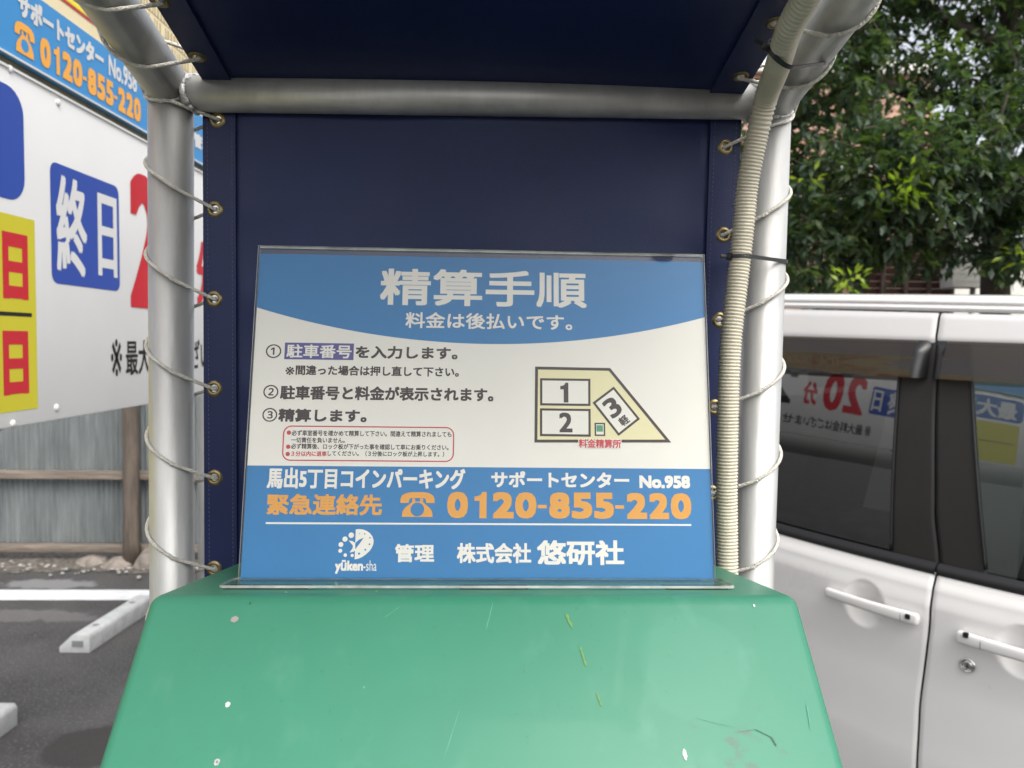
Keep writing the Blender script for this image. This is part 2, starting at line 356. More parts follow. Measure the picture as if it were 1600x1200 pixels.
def phone(mb, fc, rect, lift, hole_mi, mi=0):
    """the dial telephone sign: handset over a body with a round dial"""
    u0, v0, u1, v1 = rect
    T = lambda x, y: (u0 + (u1 - u0) * x, v0 + (v1 - v0) * y)
    hs = [(0.0, .56), (0.0, .72), (.04, .86), (.16, .96), (.32, 1.0), (.68, 1.0), (.84, .96), (.96, .86), (1.0, .72), (1.0, .56), (.76, .56), (.74, .70), (.70, .76), (.30, .76), (.26, .70), (.24, .56)]
    mb.add([fc.at(*T(x, y), lift) for x, y in hs], [(0, 1, 2, 3, 14, 15), (3, 4, 13, 14), (4, 5, 12, 13), (5, 6, 11, 12), (6, 7, 8, 9, 10, 11)], mi)
    body = [(.05, 0), (.95, 0), (.93, .22), (.86, .36), (.74, .50), (.66, .60), (.66, .74), (.57, .74), (.57, .62), (.43, .62), (.43, .74), (.34, .74), (.34, .60), (.26, .50), (.14, .36), (.07, .22)]
    mb.add([fc.at(*T(x, y), lift + 1e-5) for x, y in body], [(0, 1, 2, 3, 4, 13, 14, 15), (4, 5, 8, 9, 12, 13), (5, 6, 7, 8), (9, 10, 11, 12)], mi)
    c = T(.5, .30); rr = (u1 - u0) * .20
    poly(mb, fc, [(c[0] + rr * math.cos(a * math.pi / 12), c[1] + rr * math.sin(a * math.pi / 12)) for a in range(24)], lift + 4e-5, hole_mi)

# ================================================================== SETTING
g = MB(); g.grid(lambda a, b: (-90 + 180 * a, -80 + 200 * b, 0), 36, 40)
tag(g.build('ground', asphalt(), recalc=False), 'dark grey asphalt of the parking lot', 'ground', kind='structure')

FY = gnd(207, 884).dot(LY) + 0.11             # fence line in booth axes
def fl(x, d, z): return LX * x + LY * d + LZ * z
gy0 = gnd(100, 894).dot(LY)
g = MB(); nx = 90
def gravel(a, b):
    x = -7 + 8 * a; y = gy0 + 0.03 * math.sin(x * 9) + 0.02 * math.sin(x * 23) + (FY + 0.35 - gy0) * b
    return fl(x, y, 0.004 + 0.05 * b + 0.012 * random.random() * (b > 0))
g.grid(gravel, 240, 10)
grav = mat('gravel', (0.105, 0.09, 0.07), 0.95, var=0.5, vscale=30, bump=0.9, bscale=60, col2=(0.20, 0.18, 0.155))
tag(g.build('gravel_strip', grav, recalc=False), 'earth and gravel strip along the foot of the fence', 'gravel', kind='structure')
g = MB(); la, lb = gnd(100, 922.5).dot(LY), gnd(100, 938.5).dot(LY)
g.grid(lambda a, b: fl(-8 + 8.2 * a, lb + (la - lb) * b + 0.004 * math.sin(a * 190) * (b - .5), 0.004), 80, 1)
tag(g.build('parking_line', M['line_paint'], recalc=False), 'white painted line across the asphalt', 'road marking', kind='structure')
g = MB()
for k in range(170):        # loose chips of stone
    x = -4.2 + random.random() * 3.2; d = gy0 + random.gauss(0.04, 0.09); r = random.uniform(.004, .017)
    g.sphere(fl(x, d, r * .5 + 0.012), r, 6, 4, 0, (1, random.uniform(.6, 1), .6), 0.25)
tag(g.build('stone_chips', mat('stone_chip', (0.38, 0.37, 0.345), 0.9, var=0.35, vscale=12)), 'loose pale stone chips along the edge of the asphalt', 'gravel', kind='stuff')

# ---- broken stones at the fence foot
def rock(px, py, wpx, hpx, lab):
    c = gnd(px, py); dist = (c - CAMP).dot(fwd); w_, h_ = wpx / F * dist, hpx / F * dist
    bm = bmesh.new(); bmesh.ops.create_icosphere(bm, subdivisions=3, radius=1)
    rs = random.Random(px)
    cuts = [(Vector((rs.uniform(-1, 1), rs.uniform(-1, 1), rs.uniform(-.3, 1))).normalized(), rs.uniform(.55, .8)) for _ in range(9)]
    for v in bm.verts:
        for n_, d_ in cuts:
            e = v.co.dot(n_) - d_
            if e > 0: v.co -= n_ * e
        v.co *= 1 + rs.uniform(-.02, .02)
        v.co = Vector((v.co.x * w_ * .62, v.co.y * .12, v.co.z * h_ * .85))
    me = bpy.data.meshes.new('broken_stone'); bm.to_mesh(me); bm.free(); me.materials.append(M['stone'])
    o = bpy.data.objects.new('broken_stone', me); COL.objects.link(o); o.location = (c.x, c.y + .05, h_ * .38); o.rotation_euler = (0, 0, YAW)
    tag(o, lab, 'stone', 'broken stones at the foot of the fence')
rock(143, 884, 44, 14, 'flat pale broken stone lying left of the wooden fence post')
rock(178, 889, 42, 14, 'low grey broken stone right in front of the wooden fence post foot')
rock(226, 890, 46, 28, 'tall reddish broken stone between the wooden fence post and the grey pipe')

# ---- corrugated fence
fx0 = gnd(207, 884).dot(LX)
fence = thing('corrugated_fence', fl(-3, FY, 0), 'old grey blue corrugated metal fence on wooden rails behind the white line', 'fence')
g = MB(); pitch, n = 0.034, 0
cols = int(8.0 / pitch * 8)
V = []
for i in range(cols + 1):
    x = -7.6 + i * pitch / 8; off = 0.008 * math.cos(2 * math.pi * x / pitch) + (0.004 if int((x + 20) / 0.76) % 2 else 0)
    V += [fl(x, FY + off, 0.13), fl(x, FY + off, 1.62)]
g.add(V, [(2 * i, 2 * i + 2, 2 * i + 3, 2 * i + 1) for i in range(cols)], 0, True)
g.build('corrugated_sheet', M['zinc'], fence, recalc=False)
for zp, hh in ((742, .028), (856, .026)):
    g = MB(); zc = hit(100, zp, LY, FY - .05).z; g.box(fl(-3.6, FY - .045, zc), LX, LY, LZ, 4.0, .03, hh); g.build('rail', M['rail_wood'], fence, bevel=.006)
for k, xx in enumerate((fx0, fx0 - 1.82, fx0 + 1.82, fx0 - 3.64)):
    g = MB(); rs = random.Random(k)
    pts = [fl(xx + rs.uniform(-.006, .006), FY - .115 + rs.uniform(-.006, .006), z / 10 * 1.62) for z in range(11)]
    g.tube(pts, [0.056 - 0.0009 * z + rs.uniform(-.002, .002) for z in range(11)], 16); g.build('fence_post', M['old_wood'], fence)

# ---- wheel stops
def wheel_stop(px, py, lab):
    p = gnd(px, py); r0 = thing('wheel_stop', p, lab, 'wheel stop', 'concrete wheel stops on the asphalt')
    g = MB(); Lg = 0.60
    sec = [(-.152, 0), (0, 0), (0, .078), (-.010, .094), (-.078, .094), (-.090, .088), (-.152, .028)]
    g.prism([p + Vector((x, 0, z)) for x, z in sec], Vector((0.03, Lg, 0)))
    o = g.build('block', M['concrete'], r0, bevel=.006)
    g = MB(); a = p + Vector((-.058, -0.0015, .048)); g.box(a, Vector((1, 0, 0)), Vector((0, 1, 0)), LZ, .027, .003, .015)
    g.build('end_pocket', M['pocket'], r0)
    for yy in (.13, .47):
        g = MB(); c = p + Vector((-.045 + .03 * yy / Lg, yy, .0945)); g.add([c + Vector((.016 * math.cos(k * math.pi / 10), .016 * math.sin(k * math.pi / 10), .0006)) for k in range(20)], [tuple(range(20))])
        g.build('bolt_plug', M['pocket'], r0, recalc=False)
    return r0
ws = wheel_stop(140, 1021, 'white concrete wheel stop near the white painted line')
q = gnd(17, 1133)
w2 = ws.copy(); COL.objects.link(w2); w2.location = q + Vector((0, -0.60, 0)); w2['label'] = 'white concrete wheel stop cut by the left edge, nearest to the viewer'
for ch in list(ws.children):
    c = ch.copy(); COL.objects.link(c); c.parent = w2

# ================================================================== LARGE SIGN ON THE LEFT
SX = -1.0
SF = Face(Vector((SX, 0, 0)), Vector((0, 1, 0)), Vector((0, 0, 1)), Vector((1, 0, 0)))
sign = thing('parking_sign', (SX - .03, 1.8, 0), 'large white parking price sign with blue strip and red and yellow lettering on posts', 'sign')
y0s, y1s = -0.35, 4.05
zb = 1.383; ztrim = 2.098; zblue0 = 2.118; zblue1 = 2.272; ztop = 2.75
g = MB(); g.aabb(SX - .05, SX, y0s, y1s, zb, ztrim); board = g.build('board', M['white_board'], sign, bevel=.004)
g = MB(); g.aabb(SX - .05, SX - .012, y0s, y1s, ztrim, zblue0); g.build('channel', M['olive_channel'], sign)
g = MB(); g.aabb(SX - .05, SX, y0s, y1s, zblue0, zblue1); strip = g.build('blue_strip', M['sign_blue'], sign)
g = MB(); g.aabb(SX - .05, SX - .0006, y0s, y1s, zblue1, ztop); topb = g.build('cream_header', M['sign_cream'], sign)
g = MB(); g.aabb(SX, SX + .004, y0s, y1s, zblue0, zblue0 + .004); g.aabb(SX, SX + .004, y0s, y1s, ztrim - .006, ztrim - .001); g.build('edge_strip', M['white_board'], sign)
for yy in (-.1, 1.15, 2.75, 3.9):
    g = MB(); g.tube([(SX - .09, yy, 0), (SX - .09, yy, ztop - .02)], .038, 16); g.build('sign_post', M['steel_pipe'], sign)
g = MB(); p1 = hit(8, 690, Vector((1, 0, 0)), SX - .13)
g.box(p1 + Vector((0, .0, .12)), Vector((1, 0, 0)), Vector((0, .72, .69)), Vector((0, -.69, .72)), .012, .42, .045); g.build('brace', M['window_frame'], sign)
for px, py in ((88, 637), (90, 160), (15, 108), (20, 662)):
    g = MB(); u, v = SF.uv(px, py); g.sphere((SX + .001, u, v), .008, 10, 6, 0, (.55, 1, 1)); g.build('screw_cap', M['white_board'], sign)
def srect(quad):     # four photo corners (lt, lb, rt, rb) -> rectangle on the sign
    a, b, c, d = [SF.uv(*q) for q in quad]
    return ((a[0] + b[0]) / 2, (b[1] + d[1]) / 2, (c[0] + d[0]) / 2, (a[1] + c[1]) / 2)
L1 = .0012
def letters(name, m, parent, items, fc=SF, label=None):
    for it in items:
        g = MB(); put(g, fc, *it); o = g.build(name, m, parent, recalc=False)
    return o
# blue strip lettering
zs = zblue0
u_a, _ = SF.uv(26, 10); u_b, _ = SF.uv(161, 90); v1 = SF.uv(190, 103)[1]
letters('strip_lettering', M['white_board'], strip, [
    ('サポートセンター', (SF.uv(27, 10)[0], zs + .092, SF.uv(161, 95)[0], zs + .140), .0025, L1),
    ('No.958', (SF.uv(169, 100)[0], zs + .090, SF.uv(213, 130)[0], zs + .140), .0016, L1),
    ('管理', (SF.uv(304, 220)[0] - .01, zs + .045, SF.uv(304, 220)[0] + .12, zs + .090), .0025, L1),
    ('悠研社', (SF.uv(304, 220)[0] + .18, zs + .035, SF.uv(304, 220)[0] + .46, zs + .095), .003, L1),
    ('馬出５丁目コインパーキング', (SF.uv(-110, 0)[0] - .30, zs + .092, SF.uv(20, 10)[0] - .13, zs + .140), .0025, L1)])
g = MB(); put_phone(g, SF, (SF.uv(62, 80)[0], zs + .018, SF.uv(219, 171)[0], zs + .078), .0036, L1)
g.build('strip_phone_number', M['sign_orange'], strip, recalc=False)
g = MB(); put(g, SF, '緊急連絡先', (SF.uv(-110, 0)[0] - .10, zs + .018, SF.uv(20, 10)[0] - .11, zs + .078), .003, L1); g.build('strip_lettering', M['sign_orange'], strip, recalc=False)
g = MB(); phone(g, SF, (SF.uv(22, 50)[0], zs + .018, SF.uv(53, 66)[0], zs + .080), L1, 1)
g.build('telephone_mark', [M['sign_orange'], M['sign_blue']], strip, recalc=False)
# header lettering and stripes
g = MB()
def band(z0, z1, ya, yb, lift, mi): poly(g, SF, [(ya, z0), (yb, z0), (yb, z1), (ya, z1)], lift, mi)
zr0 = SF.uv(120, 18.5)[1]
band(zr0, zr0 + .0055, y0s + .02, 1.94, .0008, 0); band(zr0 + .0075, zr0 + .021, y0s + .02, 1.94, .0008, 1); band(zr0 + .021, zr0 + .105, y0s + .02, 1.94, .0012, 2)
g.build('header_stripes', [M['sign_red'], M['sign_bright_yellow'], mat('faded_red', (0.70, 0.10, 0.11), .4)], topb, recalc=False)
for row, (za, zbb) in enumerate(((2.335, 2.365), (2.375, 2.405), (2.415, 2.445), (2.455, 2.485), (2.50, 2.54), (2.57, 2.61))):
    yy = 2.0; rs = random.Random(row); g = MB(); V = [SF.at(yy, za, .0008), SF.at(yy, zbb, .0008)]; Fs = []; mis = []
    while yy < 3.95:           # one printed row: dark strokes and the ground between them
        for mi_, wdt in ((1 if row > 3 else 0, rs.uniform(.006, .012)), (2, rs.uniform(.005, .010) + (.02 if rs.random() < .12 else 0))):
            yy += wdt; k = len(V); V += [SF.at(yy, za, .0008), SF.at(yy, zbb, .0008)]; Fs.append((k - 2, k, k + 1, k - 1)); mis.append(mi_)
    g.add(V, Fs); g.mi = mis
    g.build('header_small_print', [M['sign_tan'], M['sign_red'], M['sign_cream']], topb, recalc=False)
# white board: navy box, prices, notes, yellow panel
g = MB(); r_ = srect(((79, 252), (79, 442), (186, 292), (186, 455))); poly(g, SF, rrect(*r_, .022), .0008)
r0 = srect(((-150, 62), (-150, 318), (37, 140), (37, 312))); r0 = (0.62, r0[1], r0[2], r0[3])
poly(g, SF, rrect(r0[0], SF.uv(2, 308)[1], r0[2], SF.uv(2, 128)[1], .05), .0008); g.build('navy_box', M['sign_navy'], board, recalc=False)
letters('all_day_lettering', M['white_board'], board, [
    ('終', srect(((87, 268), (87, 434), (135, 288), (135, 428))), .0035, .0014),
    ('日', srect(((152, 301), (152, 431), (182, 311), (182, 433))), 0, .0014),
    ('最大料金', (r0[0] + .06, SF.uv(2, 290)[1], r0[2] - .17, SF.uv(2, 150)[1]), .006, .0014)])
z2a, z2b = SF.uv(220, 481)[1], SF.uv(220, 272)[1]; y2 = SF.uv(203, 400)[0]
letters('red_price_lettering', M['sign_red'], board, [('2', (y2, z2a, y2 + .175, z2b), .013, .0012), ('0', (y2 + .195, z2a - .004, y2 + .372, z2b), .013, .0012),
    ('分', (y2 + .42, z2a + .02, y2 + .56, z2a + .23), .006, .0012)])
letters('black_price_lettering', M['sign_black'], board, [('2', (y2 + .62, z2a, y2 + .80, z2b), .013, .0012), ('0', (y2 + .82, z2a - .004, y2 + 1.02, z2b), .013, .0012),
    ('0', (y2 + 1.04, z2a - .004, y2 + 1.24, z2b), .013, .0012), ('円', (y2 + 1.27, z2a + .02, y2 + 1.42, z2a + .23), .006, .0012)])
yn = SF.uv(173, 560)[0]; yt = SF.uv(196, 557)[0]; ye = SF.uv(233, 557)[0]
zn0, zn1 = SF.uv(215, 585)[1], SF.uv(215, 530)[1]; pitchc = (ye - yt + .006) / 2
letters('note_lettering', M['sign_black'], board, [('※', (yn, zn0, SF.uv(190, 560)[0], zn1), 0, .0012),
    ('最大料金はございません', (yt, zn0, yt + pitchc * 11 - .006, zn1), .0012, .0012)])
g = MB(); yy1 = SF.uv(56, 490)[0]; za, zb_ = SF.uv(57, 638)[1], SF.uv(55, 345)[1]
poly(g, SF, [(r0[0] + .02, za), (yy1, za), (yy1, zb_), (r0[0] + .02, zb_)], .0008); g.build('yellow_panel', M['sign_yellow'], board, recalc=False)
ra = srect(((3, 362), (3, 467), (43, 367), (43, 468))); rb = srect(((4, 517), (4, 619), (44, 517), (44, 614)))
its = []
for rr in (ra, rb):
    wd = rr[2] - rr[0]
    its += [('heavy日', (rr[0], rr[1], rr[2], rr[3]), 0, .0012), ('heavy月', (rr[0] - .42, rr[1], rr[0] - .42 + wd, rr[3]), 0, .0012)]
letters('date_lettering', M['sign_red'], board, its)
g = MB(); zl = SF.uv(25, 491)[1]; poly(g, SF, [(r0[0] + .06, zl - .004), (SF.uv(49, 491)[0], zl - .004), (SF.uv(49, 491)[0], zl + .004), (r0[0] + .06, zl + .004)], .0012)
g.build('date_rule', M['sign_black'], board, recalc=False)

# ================================================================== BOOTH FRAME
PR, CR = 0.0243, 0.0195
AL = Vector((-0.352, 0.9, 0)); AR = Vector((0.334, 0.9, 0))
jl = bl(267, 141, .9); jr = bl(1203, 165, .9)
xl0, xr0 = jl.dot(LX), jr.dot(LX)
pl0 = bl(269, 880, .9); pr0 = bl(1177.5, 870, .9)
def ext(p_top, p_low, z):          # the post axis carried down to height z
    t = (z - p_top.z) / (p_low.z - p_top.z); return p_top + (p_low - p_top) * t
def atx(px, py, x): return hit(px, py, LX, x)
al1 = atx(169, 0, xl0); ar1 = atx(1322, 0, xr0)
dl = (al1 - jl).normalized(); dr = (ar1 - jr).normalized()
adir = (dl + dr).normalized()
ALEN = 0.76
frame = thing('shelter_frame', ext(jl, pl0, 0), 'welded silver pipe frame with two posts and a crossbar around the green machine', 'frame')
for top, low in ((jl, pl0), (jr, pr0)):
    g = MB(); g.tube([ext(top, low, 0), top + (top - low).normalized() * .004], PR, 36); g.build('post', M['steel_pipe'], frame)
for top, dd in ((jl, dl), (jr, dr)):
    g = MB(); g.tube([top - dd * .002, top + dd * ALEN], PR, 36); g.sphere(top, PR * 1.002, 28, 16); g.build('roof_arm', M['steel_pipe'], frame)
g = MB(); ca, cb = bl(290, 146.5, .893), bl(1186, 160, .893); g.tube([ca, cb], CR, 32); g.build('crossbar', M['steel_pipe'], frame)
g = MB(); g.tube([jl + dl * (ALEN - .03), jr + dr * (ALEN - .03)], CR, 24); g.build('crossbar', M['steel_pipe'], frame)
for c, s in ((ca, 1), (cb, -1)):
    g = MB(); rs = random.Random(3)
    pts = []
    for k in range(41):
        a = 2 * math.pi * k / 40; pts.append(c + LX * (s * (.0115 + .004 * math.cos(2 * a)) - s * .004) + (LY * math.sin(a) + LZ * math.cos(a)) * (CR + .0006))
    g.tube(pts, [.0026 + rs.uniform(-.0008, .0010) for _ in pts], 8, caps=False); g.build('weld_bead', M['weld'], frame)
fc_ = thing_base = None
for top, low, dd in ((jl, pl0, dl), (jr, pr0, dr)):
    pd = (top - low).normalized(); nb = (pd + dd).normalized(); e1 = LX; e2 = nb.cross(e1).normalized(); st_ = 1 / max(.3, nb.dot(dd)); rs = random.Random(9)
    pts = [top + (e1 * math.cos(k * math.pi / 24) + e2 * (math.sin(k * math.pi / 24) * st_)) * (PR + .0004) for k in range(49)]
    g = MB(); g.tube(pts, [.0022 + rs.uniform(-.0006, .0009) for _ in pts], 8, caps=False); g.build('weld_bead', M['weld'], frame)
# foot plates on the ground
for top, low in ((jl, pl0), (jr, pr0)):
    b = ext(top, low, 0); g = MB(); g.box(b + LZ * .005, LX, LY, LZ, .07, .07, .005); g.build('foot_plate', M['steel_pipe'], frame, bevel=.002)

# ---- canvas sheets
CD = 0.905                                      # canvas plane
def holes_sheet(name, outer, holes, O, U, V, N, thick, m, parent):
    c = bpy.data.curves.new(name, 'CURVE'); c.dimensions = '2D'; c.fill_mode = 'BOTH'; c.extrude = thick / 2
    def sp(P):
        s = c.splines.new('POLY'); s.points.add(len(P) - 1)
        for i, (x, y) in enumerate(P): s.points[i].co = (x, y, 0, 1)
        s.use_cyclic_u = True
    sp(outer)
    for hx, hy, hr in holes: sp(disc(hx, hy, hr, 20))
    o = bpy.data.objects.new(name, c); me0 = o.to_mesh()
    g = MB(); g.add([O + U * v.co.x + V * v.co.y + N * v.co.z for v in me0.vertices], [tuple(p.vertices) for p in me0.polygons])
    o.to_mesh_clear(); bpy.data.objects.remove(o); bpy.data.curves.remove(c)
    return g.build(name, m, parent)
def eyelet_mesh():
    g = MB(); prof = [(.0046, -.0022), (.0046, .0016), (.0054, .0026), (.0072, .0026), (.0094, .0012), (.0099, .0004), (.0099, -.0004), (.0094, -.0012), (.0054, -.0026)]
    n = 28; V = []
    for r_, h in prof:
        for k in range(n): V.append(Vector((r_ * math.cos(2 * math.pi * k / n), r_ * math.sin(2 * math.pi * k / n), h)))
    m_ = len(prof)
    g.add(V, [(i * n + k, i * n + (k + 1) % n, ((i + 1) % m_) * n + (k + 1) % n, ((i + 1) % m_) * n + k) for i in range(m_) for k in range(n)], 0, True)
    o = g.build('eyelet', M['brass']); return o
EYE0 = eyelet_mesh()
def put_eyelet(p, U, V, N, parent, first=[True]):
    if first[0]: o = EYE0; first[0] = False
    else: o = EYE0.copy(); COL.objects.link(o)
    o.parent = parent; m3 = Matrix((U, V, N)).transposed().to_4x4(); m3.translation = p - base_of(parent); o.matrix_local = m3
# back sheet
BO = loc(0, CD, 0); NB = -LY
def buv(px, py): p = bl(px, py, CD) - BO; return p.dot(LX), p.dot(LZ)
back = thing('canvas_sheet', loc(0, CD, -.33), 'dark navy canvas back sheet laced upright between the two posts', 'canvas')
LG = [(340, 187), (336, 327), (335, 467), (335, 607), (335.5, 746), (335, 888)]
RG = [(1133, 230), (1130, 367), (1124, 500), (1116, 636), (1112, 770), (1108, 900)]
gl = [buv(*p) for p in LG]; gr = [buv(*p) for p in RG]
gl.append((gl[-1][0], 2 * gl[-1][1] - gl[-2][1])); gr.append((gr[-1][0], 2 * gr[-1][1] - gr[-2][1]))
zt = buv(700, 130)[1]; zbm = gl[-1][1] - .05
xL, xLs = buv(315.5, 400)[0], buv(368, 400)[0]; xR, xRs = buv(1151, 400)[0], buv(1103, 400)[0]
def tilt(x, z): return x        # sheets hang plumb
holes_sheet('hem', [(xL, zbm), (xLs, zbm), (xLs + .001, zt), (xL + .0025, zt)], [(x, z, .0048) for x, z in gl], BO, LX, LZ, NB, .0024, M['canvas'], back)
holes_sheet('hem', [(xRs - .003, zbm), (xR - .0095, zbm), (xR + .001, zt), (xRs + .001, zt)], [(x, z, .0048) for x, z in gr], BO, LX, LZ, NB, .0024, M['canvas'], back)
g = MB()
def cloth(a, b):
    x = xLs - .004 + (xRs - xLs + .008) * a; z = zbm + (zt - zbm) * b
    wv = .0022 * math.sin(a * 9 + b * 2.3) * math.sin(math.pi * a) + .0012 * math.sin(b * 17 + a * 4) * math.sin(math.pi * a)
    pk = 0
    for q, e_ in ((gl, a), (gr, 1 - a)):
        for hx, hz2 in q:
            dz = (z - hz2) / .028 - 5 * e_
            pk += .0028 * math.exp(-dz * dz) * math.exp(-e_ * 7) * min(1, e_ * 40)
    wv += .0016 * math.sin(x * 31 + z * 9) * math.sin(math.pi * a) ** .5 + .0010 * math.sin(x * 13 - z * 37) * math.sin(math.pi * a)
    return BO + LX * x + LZ * z - NB * (.0032 - .9 * wv - pk - .004 * math.sin(math.pi * a))
g.grid(cloth, 150, 120); g.build('panel', M['canvas'], back, recalc=False)
for xs_, dz in ((xLs - .0045, 0), (xRs + .0045, 0), (xL + .006, 0), (xR - .007, 0)):
    z = zbm; g = MB()
    while z < zt:
        xx = xs_ + (.0018 * (z - zbm) / (zt - zbm) if xs_ < 0 else .008 * ((z - zbm) / (zt - zbm)) - .006)
        g.box(BO + LX * xx + LZ * (z + .0016) + NB * .0014, LX, LY, LZ, .00035, .0003, .0014); z += .0052
    g.build('stitching', M['thread'], back)
for (x, z) in gl + gr: put_eyelet(BO + LX * x + LZ * z, LX, LZ, NB, back)
# roof sheet
RN = LX.cross(adir).normalized()
if RN.z > 0: RN = -RN                             # downward, towards the viewer
RO = (jl + jr) / 2; RU = LX; RV = adir
def ruv(px, py): p = hit(px, py, RN, RN.dot(RO)) - RO; return p.dot(RU), p.dot(RV)
roof = thing('canvas_sheet', RO, 'dark navy canvas roof sheet laced between the sloping arms', 'canvas')
rl = [ruv(308, 88), ruv(250, 1)]; rr_ = [ruv(1157, 118), ruv(1211, 34)]
st_l = rl[1][1] - rl[0][1]; st_r = rr_[1][1] - rr_[0][1]
for k in range(8):
    if rl[-1][1] + st_l < ALEN - .05: rl.append((rl[-1][0], rl[-1][1] + st_l))
    if rr_[-1][1] + st_r < ALEN - .05: rr_.append((rr_[-1][0], rr_[-1][1] + st_r))
xa = ruv(306, 107)[0]; xas = ruv(320, 52)[0]; xb_ = ruv(1183, 110)[0]; xbs = ruv(1155, 60)[0]
va, vb = -.010, ALEN - .01
holes_sheet('hem', [(xa, va), (xas, va), (xas, vb), (xa, vb)], [(x, v, .0048) for x, v in rl], RO, RU, RV, RN, .0024, M['canvas'], roof)
holes_sheet('hem', [(xbs, va), (xb_, va), (xb_, vb), (xbs, vb)], [(x, v, .0048) for x, v in rr_], RO, RU, RV, RN, .0024, M['canvas'], roof)
g = MB(); g.grid(lambda a, b: RO + RU * (xas - .004 + (xbs - xas + .008) * a) + RV * (va + (vb - va) * b) - RN * (.003 + .004 * math.sin(math.pi * a) + .0015 * math.sin(b * 11) * math.sin(math.pi * a)), 50, 40)
g.build('panel', M['canvas'], roof, recalc=False)
for (x, v) in rl + rr_: put_eyelet(RO + RU * x + RV * v, RU, RV, RN, roof)

def catmull(c, m):
    P = []
    for i in range(len(c) - 1):
        p0 = c[max(i - 1, 0)]; p1 = c[i]; p2 = c[i + 1]; p3 = c[min(i + 2, len(c) - 1)]
        for k in range(m):
            t = k / m; P.append(0.5 * ((2 * p1) + (p2 - p0) * t + (2 * p0 - 5 * p1 + 4 * p2 - p3) * t * t + (3 * p1 - p0 - 3 * p2 + p3) * t ** 3))
    P.append(c[-1]); return P
def resample(P, step, grow=0):
    out = [P[0]]; acc = 0
    for i in range(1, len(P)):
        a, b = P[i - 1], P[i]; d = (b - a).length
        while acc + d >= step:
            if grow and a.z > 1.80: step = grow
            t = max(0, min(1, (step - acc) / d)); a = a.lerp(b, t); out.append(a); d = (b - a).length; acc = 0
        acc += d
    return out
# ---- lacing ropes
def lace(side, name, label):
    top, low, dd = (jl, pl0, dl) if side < 0 else (jr, pr0, dr)
    ga, gb = (rl, gl) if side < 0 else (rr_, gr)
    e1b = LX * (-side)
    G = []          # eyelet, axis point, towards the sheet, towards the viewer
    for x, v in reversed(ga):
        p = RO + RU * x + RV * v; ax = top + dd * ((p - top).dot(dd)); G.append((p, ax, e1b, RN))
    for x, z in gb:
        p = BO + LX * x + LZ * z; ax = ext(top, low, p.z); G.append((p, ax, e1b, -LY))
    Rr = PR + .0024; path = []
    for i in range(len(G) - 1):
        p0, a0, e, f0 = G[i]; p1, a1, e_, f1 = G[i + 1]
        path += [p0 + f0 * .0035, p0 + f0 * .0005, p0 - f0 * .0045 + e * -.002]
        n = 26; A0, A1 = -62, -298
        for k in range(n + 1):
            u = k / n; an = R(A0 + (A1 - A0) * u); tt = .10 + .72 * u
            c = a0.lerp(a1, tt); f = f0.lerp(f1, u).normalized()
            if i == len(ga) - 1:      # the turn over the corner joint
                c = a0.lerp(top, min(1, tt * 1.6)) if tt < .5 else top.lerp(a1, max(0, (tt - .45) / .55))
            path.append(c + (e * math.cos(an) + f * math.sin(an)) * Rr)
    p, a, e, f = G[-1]; path += [p + f * .0035, p - f * .003]
    # resample smoothly
    P = []
    for i in range(len(path) - 1):
        m = 3
        p0 = path[max(i - 1, 0)]; p1 = path[i]; p2 = path[i + 1]; p3 = path[min(i + 2, len(path) - 1)]
        for k in range(m):
            t = k / m
            P.append(0.5 * ((2 * p1) + (p2 - p0) * t + (2 * p0 - 5 * p1 + 4 * p2 - p3) * t * t + (3 * p1 - p0 - 3 * p2 + p3) * t ** 3))
    P.append(path[-1]); P = resample(P, .0009); g = MB(); g.tube(P, .0020, 12, lay=.34)
    tag(g.build(name, M['rope'], at=G[0][0]), label, 'rope', 'ropes lacing the canvas to the frame')
lace(-1, 'lacing_rope', 'off white rope spiralling around the left post and arm through the canvas eyelets')
lace(1, 'lacing_rope', 'off white rope spiralling around the right post and arm beside the cream conduit')

# ---- corrugated conduit
cpx = [(1136, 1010, .842), (1136.5, 900, .845), (1136, 830, .848), (1135.5, 753, .848), (1137, 653, .848), (1139, 587, .848), (1143, 520, .848), (1151.5, 445, .850), (1157, 398, .850), (1162.5, 345, .848), (1170, 276, .842)]
ctl = [bl(*p) for p in cpx]
for px, py in ((1195, 161), (1214, 107), (1233, 46), (1262, -8), (1290, -60), (1330, -130), (1385, -230)): ctl.append(hit(px, py, RN, RN.dot(RO) + .040))
cp = resample(catmull(ctl, 20), .0038 / 4, .0054 / 4)
g = MB(); cr_ = [.0121, .0113, .0103, .0113]
g.tube(cp, [cr_[i % 4] + .0003 for i in range(len(cp))], 20)
tag(g.build('conduit', M['conduit'], at=ctl[0]), 'cream ribbed flexible conduit running up the right post', 'conduit')
